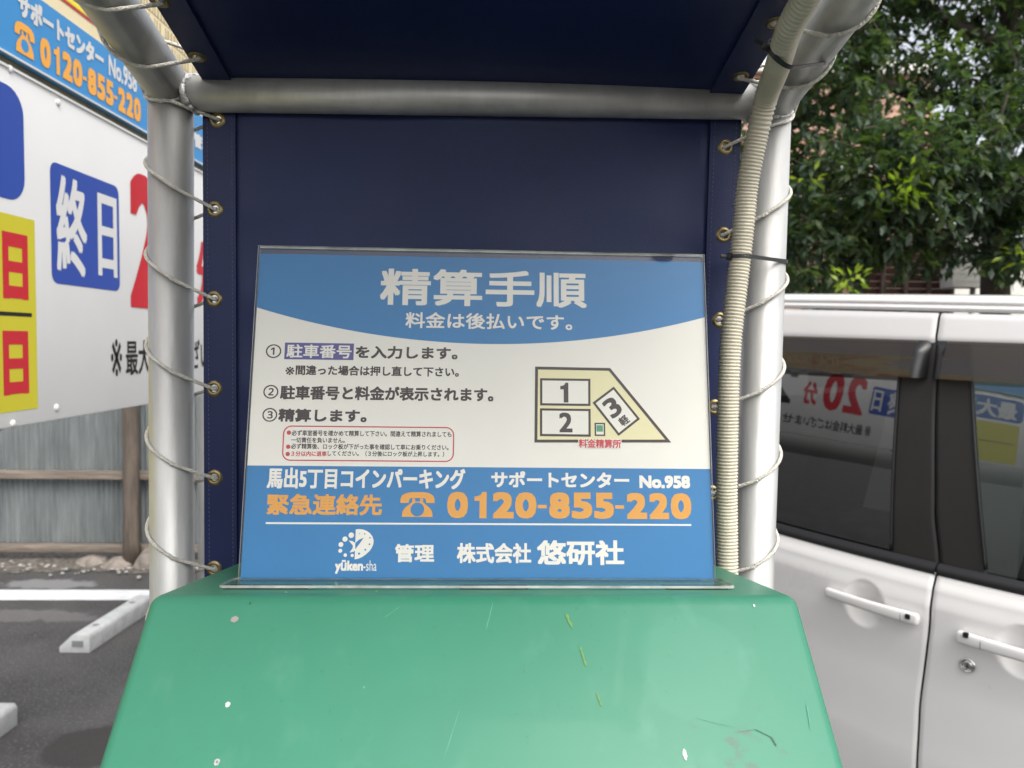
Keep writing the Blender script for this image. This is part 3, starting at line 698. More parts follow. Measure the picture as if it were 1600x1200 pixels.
# ---- cable ties
def tie(pa, pb, ra, rb, axis, label, headdir):
    """a strap round two parallel round bars"""
    axis = axis.normalized(); d = pb - pa; d = d - axis * d.dot(axis); L_ = d.length; d.normalize(); s = axis.cross(d)
    r0 = thing('cable_tie', pa, label, 'cable tie', 'black cable ties on the conduit')
    pts = []
    for k in range(17):
        a = R(90 + 180 * k / 16); pts.append(pa + (d * math.cos(a) + s * math.sin(a)) * ra)
    pm = pa + (pb - pa)
    for k in range(17):
        a = R(-90 + 180 * k / 16); pts.append(pm + (d * math.cos(a) + s * math.sin(a)) * rb)
    pts.append(pts[0].copy())
    g = MB(); hw, th = .0022, .0006; V = []
    n = len(pts) - 1
    cen = (pa + pm) / 2
    for i in range(n):
        o = (pts[i] - cen); o = (o - axis * o.dot(axis)).normalized()
        V += [pts[i] - axis * hw, pts[i] + axis * hw, pts[i] + o * th * 2 - axis * hw, pts[i] + o * th * 2 + axis * hw]
    Fs = []
    for i in range(n):
        a, b = 4 * i, 4 * ((i + 1) % n)
        Fs += [(a, b, b + 1, a + 1), (a + 2, a + 3, b + 3, b + 2), (a, a + 2, b + 2, b), (a + 1, b + 1, b + 3, a + 3)]
    g.add(V, Fs, 0, False); g.build('strap', M['black_plastic'], r0)
    g = MB(); h = pa + headdir * ra; g.box(h, d, axis, s, .0042, .0036, .003); g.box(h + headdir * .006, headdir, axis, headdir.cross(axis), .006, .002, .0007); g.build('tie_head', M['black_plastic'], r0, bevel=.0006)
cpt = bl(1156, 402, .852); ppt = ext(jr, pr0, cpt.z); tie(cpt, ppt, .0132, PR + .0012, LZ, 'black cable tie holding the conduit low on the right post', (-LX * .95 - LY * .3).normalized())
cpt = hit(1221, 84, RN, RN.dot(RO) + .040); ppt = atx(1268, 66, xr0); dv_ = (ppt - cpt).normalized(); ax_ = (dr - dv_ * dr.dot(dv_)).normalized()
tie(cpt, ppt, .0175, PR + .0045, ax_, 'black cable tie holding the conduit high on the sloping arm', (-LX * .9 - LY * .2 + LZ * .3).normalized())

# ================================================================== GREEN PAYMENT MACHINE
xm0, xm1 = -.2545, .2605
RZ = -.2020
machine = thing('payment_machine', loc(0, .62, -EYE), 'green parking payment machine with a sloping hood carrying the notice', 'payment machine')
def hood_mat():
    m = mat('hood_green', (0.034, 0.215, 0.128), 0.5, coat=0.05, var=0.09, vscale=3, bump=0.02, bscale=25)
    t = m.node_tree; b = t.nodes['Principled BSDF']; tc = t.nodes['Texture Coordinate']; ramp = [n for n in t.nodes if n.type == 'VALTORGB'][0]
    prev = ramp.outputs[0]
    base = machine.location
    def node_patch(prev, p, rad, colr, amount, nscale, lo, hi, wob=0.02):
        c = p - base
        d = t.nodes.new('ShaderNodeVectorMath'); d.operation = 'DISTANCE'; d.inputs[1].default_value = tuple(c); t.links.new(tc.outputs['Object'], d.inputs[0])
        n = t.nodes.new('ShaderNodeTexNoise'); n.inputs['Scale'].default_value = nscale; n.inputs['Detail'].default_value = 5; n.inputs['Roughness'].default_value = .6
        t.links.new(tc.outputs['Object'], n.inputs['Vector'])
        a = t.nodes.new('ShaderNodeMath'); a.operation = 'MULTIPLY_ADD'; a.inputs[1].default_value = wob; t.links.new(n.outputs['Fac'], a.inputs[0]); t.links.new(d.outputs['Value'], a.inputs[2])
        inside = t.nodes.new('ShaderNodeMapRange'); inside.inputs['From Min'].default_value = rad + wob * .5; inside.inputs['From Max'].default_value = rad * .93 + wob * .45; t.links.new(a.outputs[0], inside.inputs[0])
        th = t.nodes.new('ShaderNodeMapRange'); th.inputs['From Min'].default_value = lo; th.inputs['From Max'].default_value = hi; t.links.new(n.outputs['Fac'], th.inputs[0])
        mu = t.nodes.new('ShaderNodeMath'); mu.operation = 'MULTIPLY'; t.links.new(inside.outputs[0], mu.inputs[0]); t.links.new(th.outputs[0], mu.inputs[1])
        m2 = t.nodes.new('ShaderNodeMath'); m2.operation = 'MULTIPLY'; m2.inputs[1].default_value = amount; t.links.new(mu.outputs[0], m2.inputs[0])
        x = t.nodes.new('ShaderNodeMix'); x.data_type = 'RGBA'; t.links.new(m2.outputs[0], x.inputs['Factor']); t.links.new(prev, x.inputs['A']); x.inputs['B'].default_value = (*colr, 1)
        return x.outputs['Result']
    prev = node_patch(prev, fpt(1085, 1040), .046, (0.065, 0.27, 0.175), .20, 14, -.1, 0.0, .03)      # paler worn oval
    prev = node_patch(prev, fpt(1110, 1165), .030, (0.065, 0.135, 0.10), .75, 46, .53, .60, .01)        # glue residue
    prev = node_patch(prev, fpt(1185, 1185), .024, (0.065, 0.135, 0.10), .75, 60, .53, .60, .01)
    prev = node_patch(prev, fpt(1190, 1135), .018, (0.065, 0.135, 0.10), .7, 50, .55, .62, .01)
    # fine scuffs and a film of dust
    for sc_, st_, lo, hi, amt, cc in ((38, (1, 1, .12), .58, .72, .22, (0.10, 0.30, 0.21)), (7, (1, 1, 1), .5, .8, .28, (0.075, 0.26, 0.175)), (190, (1, 1, 1), .66, .76, .35, (0.015, 0.13, 0.075))):
        mp = t.nodes.new('ShaderNodeMapping'); mp.inputs['Scale'].default_value = st_; mp.inputs['Rotation'].default_value = (0, .35, 0); t.links.new(tc.outputs['Object'], mp.inputs[0])
        n = t.nodes.new('ShaderNodeTexNoise'); n.inputs['Scale'].default_value = sc_; n.inputs['Detail'].default_value = 7; t.links.new(mp.outputs[0], n.inputs['Vector'])
        th = t.nodes.new('ShaderNodeMapRange'); th.inputs['From Min'].default_value = lo; th.inputs['From Max'].default_value = hi; th.inputs['To Max'].default_value = amt; t.links.new(n.outputs['Fac'], th.inputs[0])
        x = t.nodes.new('ShaderNodeMix'); x.data_type = 'RGBA'; t.links.new(th.outputs[0], x.inputs['Factor']); t.links.new(prev, x.inputs['A']); x.inputs['B'].default_value = (*cc, 1); prev = x.outputs['Result']
    t.links.new(prev, b.inputs['Base Color'])
    return m
SL = R(45.5)
fdir = LY * -math.cos(SL) + LZ * -math.sin(SL); fnor = (LY * -math.sin(SL) + LZ * math.cos(SL))
ridge = loc(0, .6, RZ)
def fpt(px, py): return hit(px, py, fnor, fnor.dot(ridge))
prof = [(.83, RZ - .23 * math.tan(R(9.4))), (.6, RZ), (.6 - .27 * math.cos(SL), RZ - .27 * math.sin(SL)), (.6 - .27 * math.cos(SL), RZ - .27 * math.sin(SL) - .07), (.83, RZ - .27 * math.sin(SL) - .07)]
g = MB(); g.prism([loc(xm0, d, z) for d, z in prof], LX * (xm1 - xm0))
hoodm = hood_mat()
hood = g.build('hood', hoodm, machine, bevel=.0085, bseg=4)
g = MB(); zc = RZ - .27 * math.sin(SL) - .0705
g.box(loc(.003, .62, (zc - EYE) / 2), LX, LY, LZ, .225, .185, (EYE + zc) / 2); g.build('cabinet', M['house_white'], machine, bevel=.008)
g = MB(); fF = loc(0, .435 - .0015, 0)
g.box(loc(.003, .4335, -.62), LX, LY, LZ, .20, .0015, .16); g.build('control_panel', M['alloy'], machine, bevel=.001)
chips = [(367, 968, 8, 5, (.30, .27, .25)), (356, 1101, 5, 4, (.62, .62, .57)), (339, 1191, 6, 5, (.45, .46, .43)), (339.5, 1191, 2.6, 2.2, (.18, .2, .18)), (1070, 1179, 4, 8, (.72, .74, .68)), (1178, 947, 2, 2, (.7, .75, .7)), (391, 943, 1.6, 2, (.02, .05, .03)), (588, 925, 2.2, 1.5, (.60, .62, .2)), (447, 926, 3.5, 1.2, (.6, .65, .6)), (569, 1074, 1.5, 1.5, (.10, .42, .29))]
for cx, cy, rx, ry, colr in chips:
    g = MB(); rs = random.Random(int(cx * 7)); c = fpt(cx, cy)
    if cy < 930: c = hit(cx, cy, (LZ * math.cos(R(9.4)) + LY * math.sin(R(9.4))), (LZ * math.cos(R(9.4)) + LY * math.sin(R(9.4))).dot(ridge))
    k_ = (c - CAMP).dot(fwd) / F; nr = fnor if cy >= 930 else LZ
    U_ = LX; V_ = nr.cross(U_)
    P = [c + nr * (.0005 if rx > 2.7 or rx < 2 else .0008) + U_ * (math.cos(a * math.pi / 9) * rx * .8 * k_ * rs.uniform(.7, 1.15)) + V_ * (math.sin(a * math.pi / 9) * ry * .8 * k_ * 1.4 * rs.uniform(.7, 1.15)) for a in range(18)]
    g.add(P, [tuple(range(18))]); g.build('paint_chip', mat('chip', colr, .6), machine, recalc=False)
def scratch(pts, wpx, colr):
    g = MB(); rs = random.Random(int(pts[0][0]))
    P = []
    for i in range(len(pts) - 1):
        for k in range(6):
            t = k / 6; P.append((pts[i][0] + (pts[i + 1][0] - pts[i][0]) * t + rs.uniform(-.5, .5), pts[i][1] + (pts[i + 1][1] - pts[i][1]) * t))
    P.append(pts[-1]); V = []
    for i, (x, y) in enumerate(P):
        ww = wpx * rs.uniform(.3, 1) * (0.3 if i in (0, len(P) - 1) else 1)
        V += [fpt(x - ww / 2, y) + fnor * .0006, fpt(x + ww / 2, y) + fnor * .0006]
    g.add(V, [(2 * i, 2 * i + 1, 2 * i + 3, 2 * i + 2) for i in range(len(P) - 1)]); g.build('paint_scratch', mat('scratch', colr, .6), machine, recalc=False)
ylw = (.13, .28, .07)
scratch([(885, 960), (888, 968), (894, 981)], 6, ylw); scratch([(907, 1011), (911, 1026), (916, 1041)], 4.5, ylw); scratch([(932, 1083), (936, 1093), (940, 1103)], 4, ylw)
scratch([(770, 941), (760, 985)], 1.2, (.12, .40, .28)); scratch([(600, 966), (625, 948)], 1.2, (.14, .42, .30)); scratch([(692, 1190), (718, 1110)], 1.2, (.13, .42, .30))
scratch([(1150, 1145), (1180, 1140), (1205, 1152), (1213, 1166)], 4, (.045, .11, .08)); scratch([(1085, 1122), (1115, 1130), (1150, 1137)], 2.5, (.05, .13, .09))
scratch([(1260, 1100), (1266, 1140)], 2.5, (.08, .30, .20))

# ================================================================== ACRYLIC NOTICE STAND
LEAN = R(12.3)
NP = -LY * math.cos(LEAN) + LZ * math.sin(LEAN); VP = LZ * math.cos(LEAN) + LY * math.sin(LEAN)
B0 = bl(745, 902, .677)
PF = Face(B0, LX, VP, NP)
stand = thing('notice_stand', B0, 'clear acrylic stand holding the blue and white payment notice on the green hood', 'notice stand')
ul, ur = PF.uv(374, 900)[0], PF.uv(1117, 902)[0]; ub, ut = .0, PF.uv(750, 392)[1]
ptop = (PF.uv(407, 396)[1] + PF.uv(1098, 410)[1]) / 2
def rect_prism(mb, fc, u0, v0, u1, v1, l0, l1, mi_face, mi_edge):
    P = [fc.at(u, v, l) for l in (l0, l1) for u, v in ((u0, v0), (u1, v0), (u1, v1), (u0, v1))]
    mb.add(P, [(0, 3, 2, 1)], mi_face); mb.add(P, [(4, 5, 6, 7)], mi_face)
    mb.add(P, [(0, 1, 5, 4), (1, 2, 6, 5), (2, 3, 7, 6), (3, 0, 4, 7)], mi_edge)
g = MB(); rect_prism(g, PF, ul, -.004, ur, ut, .0010, .0037, 0, 1)
g.build('front_sheet', [M['acrylic'], M['acrylic_edge']], stand, recalc=False)
g = MB(); rect_prism(g, PF, ul, -.004, ur, ut, -.0045, -.0020, 0, 1); g.build('rear_sheet', [M['acrylic'], M['acrylic_edge']], stand, recalc=False)
g = MB(); rect_prism(g, PF, ul + .001, ut - .0016, ur - .001, ut + .0002, -.0019, .0007, 0, 0); g.build('top_fold', M['acrylic_edge'], stand, recalc=False)
g = MB(); ia, ib = ul + .0012, ur - .0008
rect_prism(g, PF, ia, -.001, ib, ptop, -.0016, 0, 0, 0); poster = g.build('poster', M['print_white'], stand, recalc=False)
def pr(xl, xr, yt, yb):
    xm, ym = (xl + xr) / 2, (yt + yb) / 2
    return (PF.uv(xl, ym)[0], PF.uv(xm, yb)[1], PF.uv(xr, ym)[0], PF.uv(xm, yt)[1])
PX = .000588
La, Lb_, Lc = .00012, .00022, .00032
# bands
g = MB(); vb0 = (PF.uv(376, 727)[1] + PF.uv(1108, 733)[1]) / 2
poly(g, PF, [(ia, -.001), (ib, -.001), (ib, vb0), (ia, vb0)], La); bandlow = g.build('lower_band', M['print_blue'], poster, recalc=False)
g = MB(); v_l = PF.uv(402, 482)[1]; v_r = PF.uv(1100, 494)[1]; v_m = PF.uv(765, 537.5)[1]; ve = (v_l + v_r) / 2
P = [(ib, ptop), (ia, ptop)]
hw = (ib - ia) / 2; sag = ve - v_m; Rad = (hw * hw + sag * sag) / (2 * sag); cu = (ia + ib) / 2 + .004
for k in range(41):
    u = ia + (ib - ia) * k / 40; P.append((u, v_m + Rad - math.sqrt(Rad * Rad - (u - cu) ** 2)))
poly(g, PF, P, La); g.build('upper_band', M['print_blue'], poster, recalc=False)
# lettering
W = M['print_white']; K = M['print_brown']; O_ = M['print_orange']; RD = M['print_red']
def plines(name, m, items):
    return letters(name, m, poster, [(t, pr(*b), bd * PX, li) for t, b, bd, li in items], PF)
plines('heading_lettering', W, [('精算手順', (594, 917, 422, 479), 1.5, Lb_), ('料金は後払いです。', (633.6, 894, 489.5, 514.5), .55, Lb_)])
plines('step_lettering', K, [('①', (415.5, 439.5, 538, 559.5), .25, La), ('を入力します。', (555.7, 715, 541, 561), .75, La),
    ('※', (446, 460, 573, 586), .2, La), ('間違った場合は押し直して下さい。', (462, 717, 572, 587.5), .5, La),
    ('②', (411.5, 435, 601.5, 623), .25, La), ('駐車番号と料金が表示されます。', (437.8, 771, 604, 626), .8, La),
    ('③', (410, 433.2, 637.5, 659), .25, La), ('精算します。', (435, 573, 639, 659.5), .85, La)])
g = MB(); a = pr(444.7, 552.7, 536, 562); poly(g, PF, [(a[0], a[1]), (a[2], a[1]), (a[2], a[3]), (a[0], a[3])], La); g.build('purple_tag', M['print_purple'], poster, recalc=False)
plines('tag_lettering', W, [('駐車番号', (448, 549.5, 538.5, 559.5), .5, Lb_)])
g = MB(); a = pr(441.4, 709.5, 666, 721); ring(g, PF, rrect(*a, .0075), 1.9 * PX, La)
for bx, by in ((451.4, 676), (450.4, 698), (449.6, 709.3)): u, v = PF.uv(bx, by); poly(g, PF, disc(u, v, 3.4 * PX), La)
put(g, PF, '３分以内に退車', pr(455, 510.5, 704.8, 713), .22 * PX, La)
g.build('red_note_frame', RD, poster, recalc=False)
plines('note_lettering', K, [('必ず車室番号を確かめて精算して下さい。間違えて精算されましても', (455.7, 705.5, 673, 682), .18, La), ('一切責任を負いません。', (454.8, 539, 683.5, 692), .18, La),
    ('必ず精算後、ロック板が下がった事を確認して車にお乗りください。', (454.8, 701, 693.8, 702.6), .18, La), ('してください。（３分後にロック板が上昇します。）', (512, 694, 704.8, 713.3), .18, La)])
plines('support_lettering', W, [('馬出5丁目コインパーキング', (417.4, 727, 731.5, 764), .95, Lb_), ('サポートセンター', (767.6, 983, 736.8, 762), .9, Lb_), ('No.958', (999, 1078, 743, 763), 1.2, Lb_),
    ('管理', (617, 678.6, 850, 878.5), .9, Lb_), ('株式会社', (714, 830, 848.5, 880), .9, Lb_), ('悠研社', (839, 975, 844, 883), 1.3, Lb_)])
g = MB(); put(g, PF, '緊急連絡先', pr(417, 597, 772, 805), 1.0 * PX, Lb_); g.build('emergency_lettering', O_, poster, recalc=False); g = MB(); put_phone(g, PF, pr(698.8, 1080, 769.5, 810.5), 2.6 * PX, Lb_); g.build('phone_number', O_, poster, recalc=False); g = MB()
phone(g, PF, pr(625.6, 679, 769, 807.6), Lb_, 1); g.build('telephone_mark', [O_, M['print_blue']], poster, recalc=False)
g = MB(); a = pr(415.3, 1080, 817.4, 820.2); poly(g, PF, [(a[0], a[1]), (a[2], a[1]), (a[2], a[3]), (a[0], a[3])], Lb_); g.build('white_rule', W, poster, recalc=False)
# plan of the parking lot
g = MB(); uvp = lambda pts: [PF.uv(*p) for p in pts]
OUT = uvp([(836.2, 572.8), (953.3, 575.1), (1048.8, 691.5), (835, 691.5)])
poly(g, PF, OUT, La, 0); ring(g, PF, OUT, 4.6 * PX, Lb_, 1)
for Q in ([(843.8, 591), (922.4, 592), (922.6, 634.5), (843.8, 633.5)], [(843.6, 638), (922.8, 639), (923, 682.5), (843.6, 681.5)], [(959, 604), (1000, 654.7), (966.4, 681.3), (925.7, 629.3)]):
    Q = uvp(Q); poly(g, PF, Q, Lc - 4e-5, 2); ring(g, PF, Q, 3.6 * PX, Lc, 1)
a = pr(929, 945.5, 660.6, 681.3); Q = [(a[0], a[1]), (a[2], a[1]), (a[2], a[3]), (a[0], a[3])]; poly(g, PF, Q, Lc - 4e-5, 2); ring(g, PF, Q, 2.4 * PX, Lc, 1)
a = pr(932, 942, 664.5, 674.5); poly(g, PF, [(a[0], a[1]), (a[2], a[1]), (a[2], a[3]), (a[0], a[3])], Lc + 4e-5, 3)
g.build('lot_plan', [M['print_yellow'], K, W, M['print_green']], poster, recalc=False)
g = MB(); put(g, PF, '1', pr(875.4, 888, 598, 629), 0, Lc + 8e-5); put(g, PF, '2', pr(873.5, 894.4, 644.7, 675.6), 1.1 * PX, Lc + 8e-5)
put(g, PF, '3', pr(946, 968, 621, 652), 1.1 * PX, Lc + 8e-5, R(37)); put(g, PF, '軽', pr(967.3, 982.3, 649.5, 664.5), .45 * PX, Lc + 8e-5, R(37)); g.build('bay_numbers', K, poster, recalc=False)
g = MB(); a = pr(903, 971.5, 685, 701); put(g, PF, '料金精算所', a, 1.3 * PX, Lc + 4e-5, 0, 0); put(g, PF, '料金精算所', pr(904.2, 970.3, 686.2, 700), .40 * PX, Lc + 3.6e-4, 0, 1)
g.build('plan_caption', [W, RD], poster, recalc=False)
# emblem with its name
g = MB(); lg = lambda x, y: PF.uv(500 + x / 12, 810 + y / 12)
D = [(672, 205), (740, 200), (810, 208), (880, 235), (940, 280), (985, 340), (1006, 410), (1000, 480), (972, 550), (925, 615), (860, 675), (790, 725), (720, 755), (650, 768)]
poly(g, PF, [lg(*p) for p in D], Lb_, 0)
for x, y, r_ in ((587, 315, 50), (470, 388, 47), (393, 490, 44), (381, 607, 36), (474, 688, 32), (605, 694, 29)): u, v = lg(x, y); poly(g, PF, disc(u, v, r_ / 12 * PX), Lb_, 0)
g.add([PF.at(*lg(x, y), Lb_) for x, y in [(540, 415), (610, 425), (662, 462), (662, 600), (630, 625), (552, 640), (612, 560), (618, 510)]], [(0, 1, 2, 7), (7, 2, 3, 6), (6, 3, 4, 5)], 0)
poly(g, PF, [lg(x, y) for x, y in [(662, 462), (730, 400), (822, 360), (775, 430), (662, 580)]], Lb_ + 3e-5, 1)
for x, y, r_ in ((740, 282, 9), (840, 290, 13), (936, 362, 14), (930, 485, 16), (850, 587, 17), (732, 660, 20)): u, v = lg(x, y); poly(g, PF, disc(u, v, r_ / 12 * PX, 12), Lb_ + 3e-5, 1)
put(g, PF, 'yūken', pr(523.5, 567.3, 875, 896.5), .75 * PX, Lb_); put(g, PF, '-sha', pr(568, 588.5, 875.5, 892), 0, Lb_)
g.build('emblem', [W, M['print_blue']], poster, recalc=False)
# base plate and pads
TN = LZ * math.cos(R(9.4)) + LY * math.sin(R(9.4)); TV = LY * math.cos(R(9.4)) - LZ * math.sin(R(9.4))
TF = Face(ridge, LX, TV, TN)
def ton(px, py): return TF.uv(px, py)
zlift = .0012
f0 = TF.uv(744, 921.5)[1]; b1 = .080
bx0, bx1 = TF.uv(342, 920)[0], TF.uv(1149, 921)[0]
g = MB(); rad = .006
C_ = rrect(bx0, f0, bx1, b1, rad)
n = len(C_); P = [TF.at(u, v, zlift) for u, v in C_] + [TF.at(u, v, zlift + .0021) for u, v in C_]
g.add(P, [tuple(range(n))[::-1]], 0); g.add(P, [tuple(range(n, 2 * n))], 0); g.add(P, [(i, (i + 1) % n, n + (i + 1) % n, n + i) for i in range(n)], 1)
g.build('base_plate', [M['acrylic_base'], M['acrylic_edge']], stand, recalc=False)
for x0, x1 in ((346, 478), (718, 826), (1042, 1139)):
    g = MB(); ua, ub2 = TF.uv(x0, 922)[0], TF.uv(x1, 922)[0]
    P = [TF.at(u, v, l) for l in (.0002, .0011) for u, v in ((ua, f0 + .001), (ub2, f0 + .001), (ub2, f0 + .022), (ua, f0 + .022))]
    g.add(P, [(0, 3, 2, 1), (4, 5, 6, 7), (0, 1, 5, 4), (1, 2, 6, 5), (2, 3, 7, 6), (3, 0, 4, 7)]); g.build('adhesive_pad', M['pad'], stand, recalc=False)

# ================================================================== WHITE CAR
TH = R(40); RADC = 3.2
ES = Vector((-math.sin(TH), math.cos(TH), 0)); NC = Vector((-math.cos(TH), -math.sin(TH), 0))
C0 = hit(1462, 897, Vector((0, 1, 0)), 2.0); ZBELT = C0.z; C0 = Vector((C0.x, C0.y, 0))
def interp(tab, x):
    if x <= tab[0][0]: return tab[0][1]
    for (a, b), (c, d) in zip(tab, tab[1:]):
        if x <= c: t = (x - a) / (c - a); t = t * t * (3 - 2 * t) * .5 + t * .5; return b + (d - b) * t
    return tab[-1][1]
BODY = [(-.86, -.06), (-.72, -.012), (-.50, .006), (-.30, .012), (-.17, .020), (-.09, .022), (-.045, .014), (-.012, .0), (0, -.012)]     # height under belt -> bulge
def glass_n(z):     # tumblehome with rounded glass: tilt grows with height
    n, zz = -.02, ZBELT
    while zz < z:
        st = min(.01, z - zz); n -= math.tan(R(max(0.5, 5.1 + (zz - 1.27) * 21.7))) * st; zz += st
    return n
_gc = {}
def gn(z):
    k = round(z, 3)
    if k not in _gc: _gc[k] = glass_n(k)
    return _gc[k]
def plan(s):       # the sides bow a little in plan, straighter towards the ends
    a = abs(s); return a * a / (2 * RADC) if a < .45 else (.45 * a - .10125) / RADC
def carp(s, z, off): return C0 + ES * s + LZ * z + NC * (off - plan(s))
def carsz(px, py, nf):
    """where a sight line meets the car's side; nf gives the bulge at a height"""
    s, z = 0.0, 1.2
    for _ in range(12):
        off = nf(s, z) - plan(s); p = hit(px, py, NC, NC.dot(C0) + off); s = (p - C0).dot(ES); z = p.z
    return s, z
gfun = lambda s, z: gn(z)
# belt line: straight through two photo points
bA = carsz(1212, 828, lambda s, z: -.01); bB = carsz(1598, 924, lambda s, z: -.01)
def belt(s): return bA[1] + (bB[1] - bA[1]) * (s - bA[0]) / (bB[0] - bA[0])
def bodyn(s, z): return interp(BODY, z - belt(s))
vA = carsz(1222, 523, gfun); vB = carsz(1598, 534, gfun)         # visor top
dA = carsz(1222, 481, gfun); dB = carsz(1598, 490, gfun)         # roof ditch
rA = carsz(1222, 459, lambda s, z: gn(z) - .01); rB = carsz(1598, 463, lambda s, z: gn(z) - .01)
wA = carsz(1218, 578, gfun); wB = carsz(1598, 598, gfun)         # visor bottom
def ln(a, b): return lambda s: a[1] + (b[1] - a[1]) * (s - a[0]) / (b[0] - a[0])
vtop, ditch, rtop, vbot = ln(vA, vB), ln(dA, dB), ln(rA, rB), ln(wA, wB)
car = thing('parked_car', C0 + ES * .1, 'white boxy parked car with dark windows and rain visors seen from its side', 'car')
_g0 = [carsz(px, py, (lambda s, z: gn(z) + .004)) for px, py in ((1459.5, 800), (1463, 600), (1464.5, 530), (1465.5, 489))]
_gt = [(0.2, .03), (.6, .022), (.85, .002), (1.0, 0)] + [(z_, s_) for s_, z_ in _g0]
def gapS(z):       # the shut line between the doors, leaning a little
    return interp(_gt, z)
SREAR, SFRONT = 1.02, -1.05
def door(name, s_lo, s_hi, handle):
    g = MB(); (ha, hb, bowl, br) = handle
    def fn(a, b):
        zt0 = .30
        s = 0
        for _ in range(3):
            zz = zt0 + (belt(s) - .004 - zt0) * b; lo = s_lo(zz); hi = s_hi(zz); s = lo + (hi - lo) * a
        zz = zt0 + (belt(s) - .004 - zt0) * b
        n = bodyn(s, zz)
        d2 = ((s - bowl[0]) / br[0]) ** 2 + ((zz - bowl[1]) / br[1]) ** 2
        if d2 < 1: n -= .019 * (1 - d2) ** .8 if d2 < 1 else 0
        # soft crease under the handles
        n += .004 * math.exp(-((zz - belt(s) + .205) / .012) ** 2) * 0
        e = min(a, 1 - a) * abs(hi - lo)
        if e < .005: n -= .004 * (1 - e / .005) ** 2
        return carp(s, zz, n)
    nu = 150; nv = 150
    g.grid(fn, nu, nv); return g.build(name, M['car_white'], car, recalc=False)
hA = carsz(1293, 922, bodyn); hB = carsz(1440, 967.5, bodyn); hbl = carsz(1350, 943, bodyn)
h2A = carsz(1497, 991, bodyn); h2B = (h2A[0] - abs(hB[0] - hA[0]), h2A[1] - (hA[1] - hB[1]) * 1.0); h2m = ((h2A[0] + h2B[0]) / 2 - .01, (h2A[1] + h2B[1]) / 2)
brx = abs(carsz(1320, 943, bodyn)[0] - carsz(1382, 943, bodyn)[0]) / 2
rear = door('sliding_door', lambda z: gapS(z) + .0028, lambda z: SREAR, (hA, hB, hbl, (brx, .066)))
front = door('front_door', lambda z: SFRONT, lambda z: gapS(z) - .0028, (h2A, h2B, h2m, (brx, .066)))
def handle(parent, a, b, key_end):
    r0 = MB(); n = 30; seg = 14; V = []
    d = Vector((b[0] - a[0], b[1] - a[1])); L_ = d.length
    def station(t, off, hh, tt):
        s = a[0] + d.x * t; z = a[1] + d.y * t; out = []
        pr_ = Vector((-d.y, d.x)) / L_
        if pr_.y < 0: pr_ = -pr_
        for k in range(seg):
            an = 2 * math.pi * k / seg; c, si = math.cos(an), math.sin(an)
            ex = lambda v: math.copysign(abs(v) ** .6, v)
            q = ex(c) * hh; o = ex(si) * tt
            ss, zz = s + pr_.x * q, z + pr_.y * q
            out.append(carp(ss, zz, bodyn(ss, zz) + off + o))
        return out
    for i in range(n + 1):
        t = .5 - .5 * math.cos(math.pi * i / n); e = min(t, 1 - t) * L_
        rr = min(1, e / .010); rr = max(.12, (1 - (1 - rr) ** 2.6)) ** .5
        wd = .0135 + .0035 * (t if key_end else 1 - t)
        V += station(t, .014 + .006 * math.sin(math.pi * t), wd * rr, .0085 * rr + .0005)
    r0.add(V, [(i * seg + k, i * seg + (k + 1) % seg, (i + 1) * seg + (k + 1) % seg, (i + 1) * seg + k) for i in range(n) for k in range(seg)], 0, True)
    r0.f.append(list(range(seg))); r0.mi.append(0); r0.sm.append(True); o0 = len(V) - seg; r0.f.append([o0 + k for k in range(seg)]); r0.mi.append(0); r0.sm.append(True)
    h = r0.build('door_handle', M['car_white'], parent)
    return h
def flat_on_car(mb, sz, hw, hh, off, rr=None, mi=0, dirv=None, n=20, thick=.002):
    P = []
    for k in range(n):
        an = 2 * math.pi * k / n; x, y = math.cos(an), math.sin(an)
        if rr: x, y = math.copysign(abs(x) ** .35, x), math.copysign(abs(y) ** .35, y)
        s, z = sz[0] + x * hw, sz[1] + y * hh; P.append((s, z))
    A = [carp(s, z, off) for s, z in P]; B = [carp(s, z, off - thick) for s, z in P]
    mb.add(A + B, [tuple(range(n))] + [(i, (i + 1) % n, n + (i + 1) % n, n + i) for i in range(n)], mi)
hh1 = handle(rear, hA, hB, True); hh2 = handle(front, h2A, h2B, False)
for par, hnd, px, py, sx in ((rear, hh1, 1417, 964, 1406), (front, hh2, 1508, 993, 1532)):
    # bodyn inside the handle bar
    g = MB(); p = carsz(px, py, lambda s, z: bodyn(s, z) + .029); flat_on_car(g, p, .0062, .0068, bodyn(*p) + .0262 + .0012, True, thick=.006); g.build('handle_button', M['black_plastic'], par)
    A_, B_ = (hA, hB) if par is rear else (h2A, h2B)
    hn = lambda s, z: bodyn(s, z) + .026
    q0 = carsz(sx, py, hn); t = (q0[0] - A_[0]) / (B_[0] - A_[0]); q1 = (q0[0], A_[1] + (B_[1] - A_[1]) * t)
    nn = .014 + .006 * math.sin(math.pi * t) + .0085
    pts = [carp(q1[0], q1[1] + k * .0150, bodyn(q1[0], q1[1]) + nn - .0045 * abs(k) ** 5) for k in (-1, -.85, -.6, -.3, 0, .3, .6, .85, 1)]
    g = MB(); g.tube(pts, .0008, 6); g.build('handle_seam', M['rubber'], par)
g = MB(); kp = carsz(1513, 1039, bodyn); kn = bodyn(*kp) + .0015; KP = [(.0190, -.004), (.0188, .001), (.0178, .0035), (.0160, .0048), (.0140, .0042), (.0122, .0015), (.0112, .0012), (.0104, .0035), (.0090, .0045), (.0002, .0048)]
